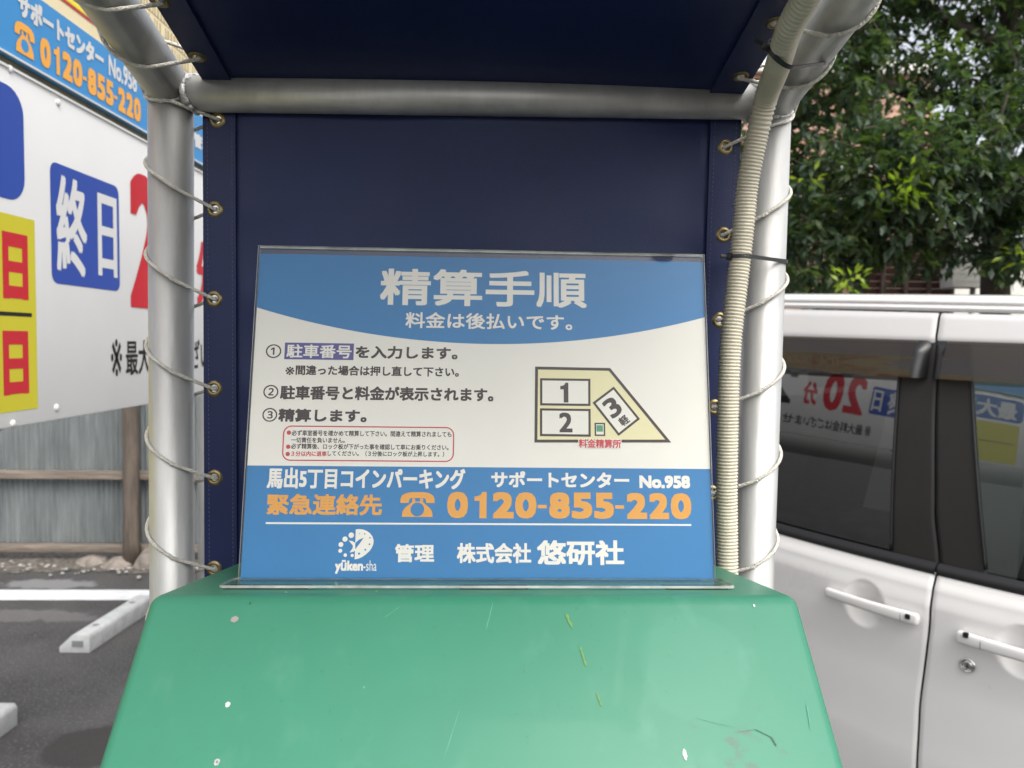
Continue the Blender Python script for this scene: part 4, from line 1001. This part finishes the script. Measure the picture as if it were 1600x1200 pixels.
def kring(r0_, r1_, o0, o1):
    n = 28; V = []
    for rr, oo in ((r0_, o0), (r1_, o1)):
        for k in range(n): V.append(carp(kp[0] + rr * math.cos(2 * math.pi * k / n), kp[1] + rr * math.sin(2 * math.pi * k / n), kn + oo))
    g.add(V, [(k, (k + 1) % n, n + (k + 1) % n, n + k) for k in range(n)], 0, True)
for (ra_, oa_), (rb2, ob_) in zip(KP, KP[1:]): kring(ra_, rb2, oa_, ob_)
kl = g.build('key_lock', M['chrome'], front, recalc=False)
g = MB(); flat_on_car(g, kp, .0012, .006, kn + .0056, True, thick=.001); g.build('key_slot', M['rubber'], front)
# dark shut line and inner body
g = MB(); g.grid(lambda a, b: carp(gapS(.25 + (ditch(0) - .25) * b) + (a - .5) * .03, .25 + (ditch(0) - .25) * b, (bodyn(0, .25 + (ditch(0) - .25) * b) if .25 + (ditch(0) - .25) * b < belt(0) else gn(.25 + (ditch(0) - .25) * b)) - .010), 2, 40)
g.build('shut_line', M['rubber'], car, recalc=False)
# belt weather strips
def strip_on(name, m, s0, s1, z0f, z1f, nf, off, th=.006, nu=40, parent=car, nv=4):
    g = MB()
    def fn(a, b):
        s = s0 + (s1 - s0) * a; z = z0f(s) + (z1f(s) - z0f(s)) * b; e = (1 - abs(2 * b - 1) ** 3)
        return carp(s, z, nf(s, z) + off + th * e)
    g.grid(fn, nu, nv); return g.build(name, m, parent, recalc=False)
bt = carsz(1212, 815, gfun)[1] - belt(carsz(1212, 815, gfun)[0])
for nm, s0, s1 in (('belt_moulding', gapS(1.0) + .003, SREAR), ('belt_moulding', SFRONT, gapS(1.0) - .003)):
    strip_on(nm, M['rubber'], s0, s1, lambda s: belt(s) - .012, lambda s: belt(s) + max(.014, bt), lambda s, z: -.012 + (z - belt(s)) * -.2, .002, .012)
# glass
def ss(px, py): return carsz(px, py, gfun)
pl_t, pl_b = ss(1405, 587), ss(1393, 817); pr_t, pr_b = ss(1518, 593), ss(1533, 817); gpt = ss(1463, 590)
def edge(a, b): return lambda z: a[0] + (b[0] - a[0]) * (z - a[1]) / (b[1] - a[1])
eL, eR = edge(pl_t, pl_b), edge(pr_t, pr_b)
def pane(name, m, sf0, sf1):
    g = MB()
    def fn(a, b):
        s = 0
        for _ in range(3):
            z = belt(s) + (vtop(s) - belt(s)) * b; s = sf0(z) + (sf1(z) - sf0(z)) * a
        return carp(s, z, gn(z) - .004)
    g.grid(lambda a, b: fn(1 - a, b), 30, 40); return g.build(name, m, car, recalc=False)      # faces outwards
pane('side_window', M['glass_dark'], lambda z: eL(z) - .01, lambda z: SREAR - .12)
pane('side_window', M['glass_green'], lambda z: SFRONT + .05, lambda z: eR(z) + .01)
def pillar(sf0, sf1, off=.0):
    g = MB()
    def fn(a, b):
        s = 0
        for _ in range(3):
            z = belt(s) + .004 + (vtop(s) + .004 - belt(s)) * b; s = sf0(z) + (sf1(z) - sf0(z)) * a
        e = min(a, 1 - a); return carp(s, z, gn(z) + off - (.004 * (1 - e / .06) ** 2 if e < .06 else 0))
    g.grid(fn, 24, 30); return g.build('pillar_trim', M['car_black'], car, recalc=False)
pillar(lambda z: gapS(z) + .003, eL); pillar(eR, lambda z: gapS(z) - .003)
for sgn, e_ in ((1, eL), (-1, eR)):
    g = MB(); zz = [belt(0) + .03 + k * .02 for k in range(29)]
    g.tube([carp(e_(z), z, gn(z) + .001) for z in zz if z < vtop(0)], .004, 8); g.build('window_seal', M['rubber'], car)
# upper door frames, roof ditch and roof edge
for nm, s0, s1 in (('door_frame', gapS(vtop(0) + .03) + .003, SREAR), ('door_frame', SFRONT, gapS(vtop(0) + .03) - .003)):
    g = MB()
    def fn(a, b, s0=s0, s1=s1):
        s = s0 + (s1 - s0) * a; z = vtop(s) - .01 + (ditch(s) - .004 - vtop(s) + .01) * b; e = min(b, 1 - b); ea = min(a, 1 - a) * abs(s1 - s0)
        return carp(s, z, gn(z) + .008 - .006 * max(0, 1 - e / .2) ** 2 - (.004 * (1 - ea / .005) ** 2 if ea < .005 else 0))
    g.grid(fn, 120, 14); g.build(nm, M['car_white'], car, recalc=False)
g = MB(); hr = rtop(0) - ditch(0)
prf = [(0, -.030), (.0, .002), (.10, .006), (.22, .007), (.34, .002), (.40, -.006), (.46, -.006), (.54, .000), (.72, -.004), (.88, -.014), (1.0, -.030), (1.06, -.060), (1.16, -.12), (1.3, -.25), (1.42, -.45), (1.5, -.70)]
def rf(a, b):
    s = -.55 + 2.05 * a; i = min(int(b * (len(prf) - 1)), len(prf) - 2); t = b * (len(prf) - 1) - i
    hz = prf[i][0] + (prf[i + 1][0] - prf[i][0]) * t; nn = prf[i][1] + (prf[i + 1][1] - prf[i][1]) * t
    z = ditch(s) + hr * hz; return carp(s, z, gn(ditch(s)) + nn)
g.grid(rf, 40, (len(prf) - 1) * 3); g.build('roof', M['car_white'], car, recalc=False)
# rain visors
def visor(s0, s1, endside):
    g = MB()
    def fn(a, b):
        s = s0 + (s1 - s0) * a; zt_, zb2 = vtop(s) - .004, vbot(s); z = zt_ + (zb2 - zt_) * b
        bul = interp([(0, .010), (.08, .016), (.30, .027), (.42, .033), (1, .040)], b)
        return carp(s, z, gn(z) + bul)
    g.grid(lambda a, b: fn(1 - a, b), 40, 30); v = g.build('rain_visor', M['visor_tint'], car, recalc=False)
    g = MB(); se = s0 if endside < 0 else s1; sg = -endside
    def fe(a, b):
        s = se - sg * (.03 * a) ; zt_, zb2 = vtop(s) - .004, vbot(s); z = zt_ + (zb2 - zt_) * b
        bul = interp([(0, .008), (.3, .031), (1, .040)], b); return carp(s, z, gn(z) + bul * (1 - .9 * a ** 2) + .001)
    g.grid(fe, 8, 14); g.build('visor_end', M['black_plastic'], v, recalc=False)
sv1 = ss(1435, 560)[0]; sv2 = ss(1480, 560)[0]
visor(sv1, SREAR - .06, -1); visor(SFRONT + .1, sv2, 1)
# rest of the body (rear quarter, floor, far side, nose) so that it stands as a car
LW = 1.46
def carb(s, z, off): return C0 + ES * s + LZ * z + NC * off
g = MB()
g.grid(lambda a, b: carp(SREAR + .004 + (1.5 - SREAR) * a, .30 + (ditch(1.2) - .30) * b, (bodyn(1.2, .30 + (ditch(1.2) - .30) * b) if .30 + (ditch(1.2) - .30) * b < belt(1.2) else gn(.30 + (ditch(1.2) - .30) * b)) - .002 - .10 * a ** 4), 14, 40)
def tail(a, b):
    z = .30 + (ditch(1.4) - .30) * b; o = (bodyn(1.2, z) if z < belt(1.2) else gn(z)) - .102 - plan(1.5)
    return carb(1.5 + .03 * math.sin(math.pi * a), z, o + (-LW + .1 - o) * a)
g.grid(tail, 10, 12)
nose = [(-1.05, 1.02), (-1.35, .98), (-1.75, .90), (-1.84, .78), (-1.88, .45), (-1.86, .25)]
def hoodf(a, b):
    i = min(int(b * (len(nose) - 1)), len(nose) - 2); t = b * (len(nose) - 1) - i
    s = nose[i][0] + (nose[i + 1][0] - nose[i][0]) * t; z = nose[i][1] + (nose[i + 1][1] - nose[i][1]) * t
    return carb(s, z + .05 * math.sin(math.pi * a) * (b < .5), -.07 - plan(s) + (-LW + .2 + .4 * plan(s)) * a)
g.grid(hoodf, 14, 20)
def fender(a, b):
    s = -1.055 - .80 * a; zt_ = 1.0 - .14 * a ** 1.5; z = .30 + (zt_ - .30) * b
    cx = (s + 1.42) / .33; cz = (z - .28) / .33
    return carp(s, z, bodyn(-1, z) - .05 * a ** 3 - (.05 if cx * cx + cz * cz < 1 else 0))
g.grid(fender, 40, 24)
def far_side(a, b):
    z = .3 + (1.66 - .3) * b; s = -1.0 + 2.5 * a
    return carb(s, z, -LW + (0.0 if z < 1 else (z - 1) * .18))
g.grid(far_side, 10, 10)
g.build('body', M['car_white'], car, recalc=False)
g = MB(); g.grid(lambda a, b: carp(SFRONT - .8 + (1.5 - SFRONT + .8) * a, .19 + .115 * b, -.035), 20, 2); g.grid(lambda a, b: carb(-1.8 + 3.28 * a, .24, -.06 - (LW - .1) * b), 6, 4); g.build('sill', M['car_black'], car, recalc=False)
g = MB(); g.grid(lambda a, b: carb(-1.02 + .50 * b, 1.0 + .64 * b, -.12 - .04 * b + (-LW + .26 + .04 * b) * a), 10, 8); g.build('windscreen', M['glass_plain'], car, recalc=False)
g = MB(); g.box(carb(.25, 1.02 - .45, -.75), ES, NC, LZ, 1.15, .60, .03)
g.grid(lambda a, b: carb(-.9 + 2.35 * a, .6 + (belt(0) - .66) * b, -.09), 8, 2)
g.build('cabin_trim', M['seat_cloth'], car, recalc=False)
def seat(s, o):
    g = MB(); g.box(carb(s, .78, o), ES, NC, LZ, .25, .23, .08); g.box(carb(s + .24, 1.08, o), (ES * .97 + LZ * .2).normalized(), NC, (LZ * .97 - ES * .2).normalized(), .06, .23, .30)
    g.box(carb(s + .29, 1.47, o), ES, NC, LZ, .045, .13, .075); g.build('seat', M['seat_cloth'], car, bevel=.03, bseg=3)
seat(-.45, -.42); seat(-.45, -1.02); seat(.55, -.42); seat(.55, -1.02)
def wheel(s, o):
    c = carb(s, .27, o); r0 = MB()
    prof_ = [(.15, -.07), (.19, -.075), (.25, -.07), (.27, -.05), (.27, .05), (.25, .07), (.19, .075), (.15, .07)]; n = 36; V = []
    for rr, h in prof_:
        for k in range(n): a = 2 * math.pi * k / n; V.append(c + ES * (rr * math.cos(a)) + LZ * (rr * math.sin(a)) + NC * h)
    m_ = len(prof_); r0.add(V, [(i * n + k, i * n + (k + 1) % n, ((i + 1) % m_) * n + (k + 1) % n, ((i + 1) % m_) * n + k) for i in range(m_) for k in range(n)], 0, True)
    wv = r0.build('wheel', M['tyre'], car)
    g = MB(); V = [c + NC * .04] + [c + ES * (.155 * math.cos(2 * math.pi * k / n)) + LZ * (.155 * math.sin(2 * math.pi * k / n)) + NC * (.055 if k % 6 < 3 else .03) for k in range(n)]
    g.add(V, [(0, k + 1, (k + 1) % n + 1) for k in range(n)]); g.build('rim', M['alloy'], wv, recalc=False)
for s in (-1.42, 1.05):
    for o in (-.14 if s < 0 else -.13, -LW + .08): wheel(s, o)

# ================================================================== TREES
def at_px(px, py, dist): return CAMP + ray(px, py) * dist
def leafy(name, at, lobes, nleaf, trunk_pts, trunk_r, limbs, label, seed, young=(), leaf=(.115, .054), mix=.35):
    rs = random.Random(seed)
    r0 = thing(name, at, label, 'tree', 'trees behind the parked car')
    g = MB(); g.tube(trunk_pts, trunk_r, 14)
    for pts, r_ in limbs:
        g.tube(catmull([Vector(p) for p in pts], 5), [r_ * (1 - .75 * i / (5 * (len(pts) - 1))) for i in range(5 * (len(pts) - 1) + 1)], 8)
    tot = sum(l[1] ** 2 * l[2] for l in lobes)
    V, Fc, MI = [], [], []
    tw = MB()
    def one(p, d, up, Ln, Wd, mi):
        side = d.cross(up)
        if side.length < 1e-3: side = Vector((1, 0, 0))
        side.normalize(); nrm = side.cross(d).normalized(); o = len(V)
        V.extend([p, p + d * Ln * .45 + side * Wd * .5 + nrm * Wd * .12, p + d * Ln - nrm * Ln * .10, p + d * Ln * .45 - side * Wd * .5 + nrm * Wd * .12, p + d * Ln * .5])
        Fc.extend([(o, o + 1, o + 4), (o + 1, o + 2, o + 4), (o, o + 4, o + 3), (o + 4, o + 2, o + 3)]); MI.extend([mi] * 4)
    for c, rad, dens in lobes:
        k = int(nleaf * rad ** 2 * dens / tot / 11)
        for _ in range(k):
            while True:
                q = Vector((rs.uniform(-1, 1), rs.uniform(-1, 1), rs.uniform(-1, 1)))
                if .12 < q.length < 1: break
            q = q * (q.length ** -.35)
            tip = c + q * rad * rs.uniform(.8, 1.08); out = (q.normalized() + Vector((rs.gauss(0, .5), rs.gauss(0, .5), rs.gauss(-.15, .4)))).normalized()
            tl = rs.uniform(.16, .34)
            if rs.random() < .35: tw.tube([tip - out * tl * 1.6, tip - out * tl * .6, tip], [.006, .0045, .002], 4, caps=False)
            mi = 1 if rs.random() < mix else 0
            for j in range(11):
                t = rs.random(); p = tip - out * tl * t + Vector((rs.gauss(0, .02), rs.gauss(0, .02), rs.gauss(0, .02)))
                d = (out * .6 + Vector((rs.gauss(0, .75), rs.gauss(0, .75), rs.gauss(-.35, .45)))).normalized()
                up = Vector((rs.gauss(0, .35), rs.gauss(0, .35), 1)).normalized(); f = rs.uniform(.65, 1.2)
                one(p, d, up, leaf[0] * f, leaf[1] * f, mi)
    for c, n_ in young:
        for _ in range(n_):
            q = Vector((rs.gauss(0, .07), rs.gauss(0, .06), rs.gauss(0, .055)))
            d = (q.normalized() + Vector((rs.gauss(0, .5), rs.gauss(0, .5), rs.gauss(0, .5)))).normalized()
            one(c + q, d, Vector((rs.gauss(0, .5), rs.gauss(0, .5), 1)).normalized(), leaf[0] * .8, leaf[1] * .7, 2)
    g.v and g.build('trunk', M['bark'], r0)
    if tw.v: tw.build('twigs', M['bark'], r0, recalc=False)
    b = base_of(r0); me = bpy.data.meshes.new('crown'); me.from_pydata([tuple(v - b) for v in V], [], Fc)
    for mm in (M['leaf_dark'], M['leaf_mid'], M['leaf_young']): me.materials.append(mm)
    me.polygons.foreach_set('material_index', MI); me.update()
    o = bpy.data.objects.new('crown', me); COL.objects.link(o); o.parent = r0
T0 = at_px(1552, 545, 7.3); T0 = Vector((T0.x, T0.y, 0))
tp = [T0, T0 + Vector((.03, 0, 1)), T0 + Vector((.0, .02, 2.2)), T0 + Vector((-.04, .0, 3.2)), T0 + Vector((.02, .1, 4.2)), T0 + Vector((.1, .1, 5.2)), T0 + Vector((.2, .0, 6.2))]
lob = [(at_px(x, y, d), r_, dn) for x, y, d, r_, dn in (
    (1275, 385, 6.6, .62, 1.2), (1225, 290, 7.2, .60, 1.0), (1345, 300, 6.4, .65, 1.1), (1400, 350, 6.7, .58, 1.1), (1440, 270, 6.2, .62, 1.1), (1300, 215, 7.2, .58, .8),
    (1500, 330, 6.6, .62, 1.0), (1560, 250, 6.3, .72, 1.1), (1570, 380, 6.4, .42, .9), (1290, 95, 7.0, .62, 1.0), (1360, 60, 7.4, .62, .9), (1420, 150, 7.4, .55, .35), (1500, 150, 7.0, .60, .9),
    (1480, 40, 7.4, .55, .45), (1570, 120, 7.0, .58, .7), (1590, 30, 7.2, .55, .5), (1380, -40, 7.2, .7, 1.0), (1280, -10, 7.0, .6, 1.0), (1200, 180, 7.6, .5, .6), (1190, 400, 7.6, .5, .9),
    (1680, 180, 6.6, .9, .8), (1700, 330, 6.6, .8, .8), (1540, -80, 7.2, .9, .7), (1720, 20, 7.2, .9, .7), (1400, -190, 7.4, 1.1, .5), (1650, -220, 7.4, 1.2, .5), (1850, 100, 7, 1.0, .6), (1840, 300, 7.2, .9, .6))]
def limb(z, *px): return ([T0 + Vector((0, .05, z))] + [at_px(*p) for p in px], .075)
lims = [limb(3.0, (1480, 250, 7.1), (1380, 290, 6.9), (1290, 300, 6.7)), limb(3.9, (1440, 150, 7.3), (1370, 130, 7.3), (1300, 150, 7.2), (1240, 190, 7.3)), limb(2.7, (1450, 320, 6.9), (1370, 345, 6.7), (1300, 390, 6.6)), limb(2.7, (1620, 300, 7), (1700, 260, 6.8)), limb(4.4, (1480, 30, 7.3), (1400, -40, 7.3)), limb(4.6, (1650, 40, 7.2), (1740, 0, 7.2)), limb(3.2, (1540, 280, 6.6), (1500, 290, 6.3), (1440, 270, 6.2))]
young = [(at_px(1408, 290, 5.85), 46), (at_px(1430, 275, 5.9), 18), (at_px(1325, 440, 6.0), 30), (at_px(1385, 322, 5.95), 12), (at_px(1256, 282, 6.3), 10), (at_px(1450, 200, 6.6), 26), (at_px(1480, 262, 6.0), 12), (at_px(1598, 400, 6.1), 26)]
leafy('broadleaf_tree', T0, lob, 34000, tp, [.15, .135, .125, .11, .095, .08, .05], lims, 'broad dark green tree with lime young leaves standing behind the white car', 11, young)
T1 = at_px(1290, 545, 11.5); T1 = Vector((T1.x, T1.y, 0))
lob2 = [(at_px(x, y, d), r_, dn) for x, y, d, r_, dn in ((1300, 180, 11, .75, .5), (1380, 190, 11.5, .7, .45), (1250, 120, 11.5, .7, .35), (1340, 120, 11.5, .6, .35), (1180, 380, 11, .8, 1), (1270, 330, 11.5, .8, 1), (1350, 380, 11.5, .6, 1), (1230, 420, 11, .6, 1), (1200, 250, 11.5, .7, .6), (1290, 420, 11, .4, 1.1), (1420, 330, 11.5, .8, .8), (1390, 280, 11.5, .7, .6), (1100, 300, 11.5, 1, .8))]
leafy('broadleaf_tree', T1, lob2, 15000, [T1, T1 + Vector((0, 0, 1.6)), T1 + Vector((.05, 0, 3.0)), T1 + Vector((0, 0, 4.0))], [.14, .12, .09, .05], [([T1 + Vector((0, 0, 2.0)), at_px(1230, 420, 11.3), at_px(1190, 380, 11.2)], .06), ([T1 + Vector((0, 0, 2.3)), at_px(1340, 380, 11.4), at_px(1400, 330, 11.5)], .06)],
      'smaller darker tree growing farther back, before the pink building', 23, (), (.12, .06), .5)

# ================================================================== BACKGROUND BUILDINGS
def brick_mat(name, c1, c2, mortar, sx):
    m = mat(name, c1, .8); t = m.node_tree; b = t.nodes['Principled BSDF']; tc = t.nodes['Texture Coordinate']
    mp = t.nodes.new('ShaderNodeMapping'); mp.inputs['Rotation'].default_value = (R(90), 0, 0); t.links.new(tc.outputs['Object'], mp.inputs[0])
    br = t.nodes.new('ShaderNodeTexBrick'); br.inputs['Scale'].default_value = sx; br.inputs['Color1'].default_value = (*c1, 1); br.inputs['Color2'].default_value = (*c2, 1); br.inputs['Mortar'].default_value = (*mortar, 1)
    br.inputs['Mortar Size'].default_value = .02; t.links.new(mp.outputs[0], br.inputs['Vector']); t.links.new(br.outputs['Color'], b.inputs['Base Color']); return m
ba = at_px(1110, 545, 15); bb = at_px(1440, 545, 15); ztp = at_px(1400, 128, 15).z
bld = thing('apartment_building', Vector(((ba.x + bb.x) / 2, 18, 0)), 'pink tiled building glimpsed through the gaps of the tree', 'building')
g = MB(); g.aabb(ba.x, bb.x, 15, 21, 0, ztp); g.build('wall', brick_mat('pink_tile', (0.62, 0.34, 0.25), (0.55, 0.30, 0.22), (0.5, 0.42, 0.36), 6), bld)
g = MB(); g.aabb(ba.x - .1, bb.x + .1, 14.85, 21.1, ztp + .004, ztp + .22); g.build('parapet', M['house_white'], bld, bevel=.02)
for zz in (1.1, 3.9):
    for xx in (ba.x + .7, ba.x + 2.4):
        g = MB(); g.aabb(xx - .55, xx + .55, 14.93, 14.998, zz, zz + 1.3); fr = g.build('window', M['window_frame'], bld, bevel=.01)
        g = MB(); g.aabb(xx - .49, xx - .02, 14.915, 14.929, zz + .06, zz + 1.24); g.aabb(xx + .02, xx + .49, 14.915, 14.929, zz + .06, zz + 1.24); g.build('pane', M['window_dark'], fr)
ha_, hb_ = at_px(1478, 545, 12), at_px(1660, 545, 12)
hz = at_px(1500, 385, 12).z
house = thing('white_house', Vector(((ha_.x + hb_.x) / 2, 13.5, 0)), 'low white walled house behind the tree trunk', 'house')
g = MB(); g.aabb(ha_.x, hb_.x + 2, 12, 15, 0, hz); g.build('wall', M['house_white'], house)
g = MB(); g.aabb(ha_.x - .2, hb_.x + 2.2, 11.8, 15.2, hz + .003, hz + .12); g.build('roof', M['brown_post'], house, bevel=.02)
g = MB(); xw = at_px(1590, 545, 12).x; g.aabb(xw - .5, xw + .5, 11.94, 11.998, 1.0, 2.0); f_ = g.build('window', M['window_frame'], house)
g = MB(); g.aabb(xw - .44, xw + .44, 11.925, 11.938, 1.06, 1.94); g.build('pane', M['window_dark'], f_)
# brown slatted fence
sa, sb = at_px(1335, 545, 9.2), at_px(1478, 545, 9.2); zf = at_px(1420, 398, 9.2).z
sf = thing('slat_fence', Vector(((sa.x + sb.x) / 2, 9.2, 0)), 'brown fence of horizontal slats behind the white car roof', 'fence')
g = MB(); zz = .1
while zz < zf:
    g.box(((sa.x + sb.x) / 2, 9.2, zz), Vector((1, 0, 0)), Vector((0, .9, .35)).normalized(), Vector((0, -.35, .9)).normalized(), (sb.x - sa.x) / 2, .008, .038); zz += .082
g.build('slats', M['brown_slat'], sf)
npost = 5
for k in range(npost):
    x = sa.x + (sb.x - sa.x) * k / (npost - 1); g = MB(); g.aabb(x - .025, x + .025, 9.13, 9.17, 0, zf + .03); g.build('fence_post', M['brown_post'], sf, bevel=.004)
# white cabinet hung before the house
ca_, cb_ = at_px(1475, 450, 8.9), at_px(1530, 398, 8.9)
ac = thing('wall_box', Vector(((ca_.x + cb_.x) / 2, 8.9, 0)), 'white metal cabinet on a post beside the brown slatted fence', 'cabinet')
g = MB(); g.aabb(ca_.x, cb_.x, 8.78, 9.05, ca_.z, cb_.z + .25); g.build('case', M['house_white'], ac, bevel=.012)
g = MB()
for k in range(5): g.aabb(ca_.x + .03, cb_.x - .03, 8.772, 8.778, ca_.z + .06 + k * .09, ca_.z + .065 + k * .09)
g.build('vent_line', M['window_frame'], ac)
g = MB(); g.tube([(cb_.x - .1, 8.9, 0), (cb_.x - .1, 8.9, ca_.z)], .03, 10); g.build('post', M['window_frame'], ac)
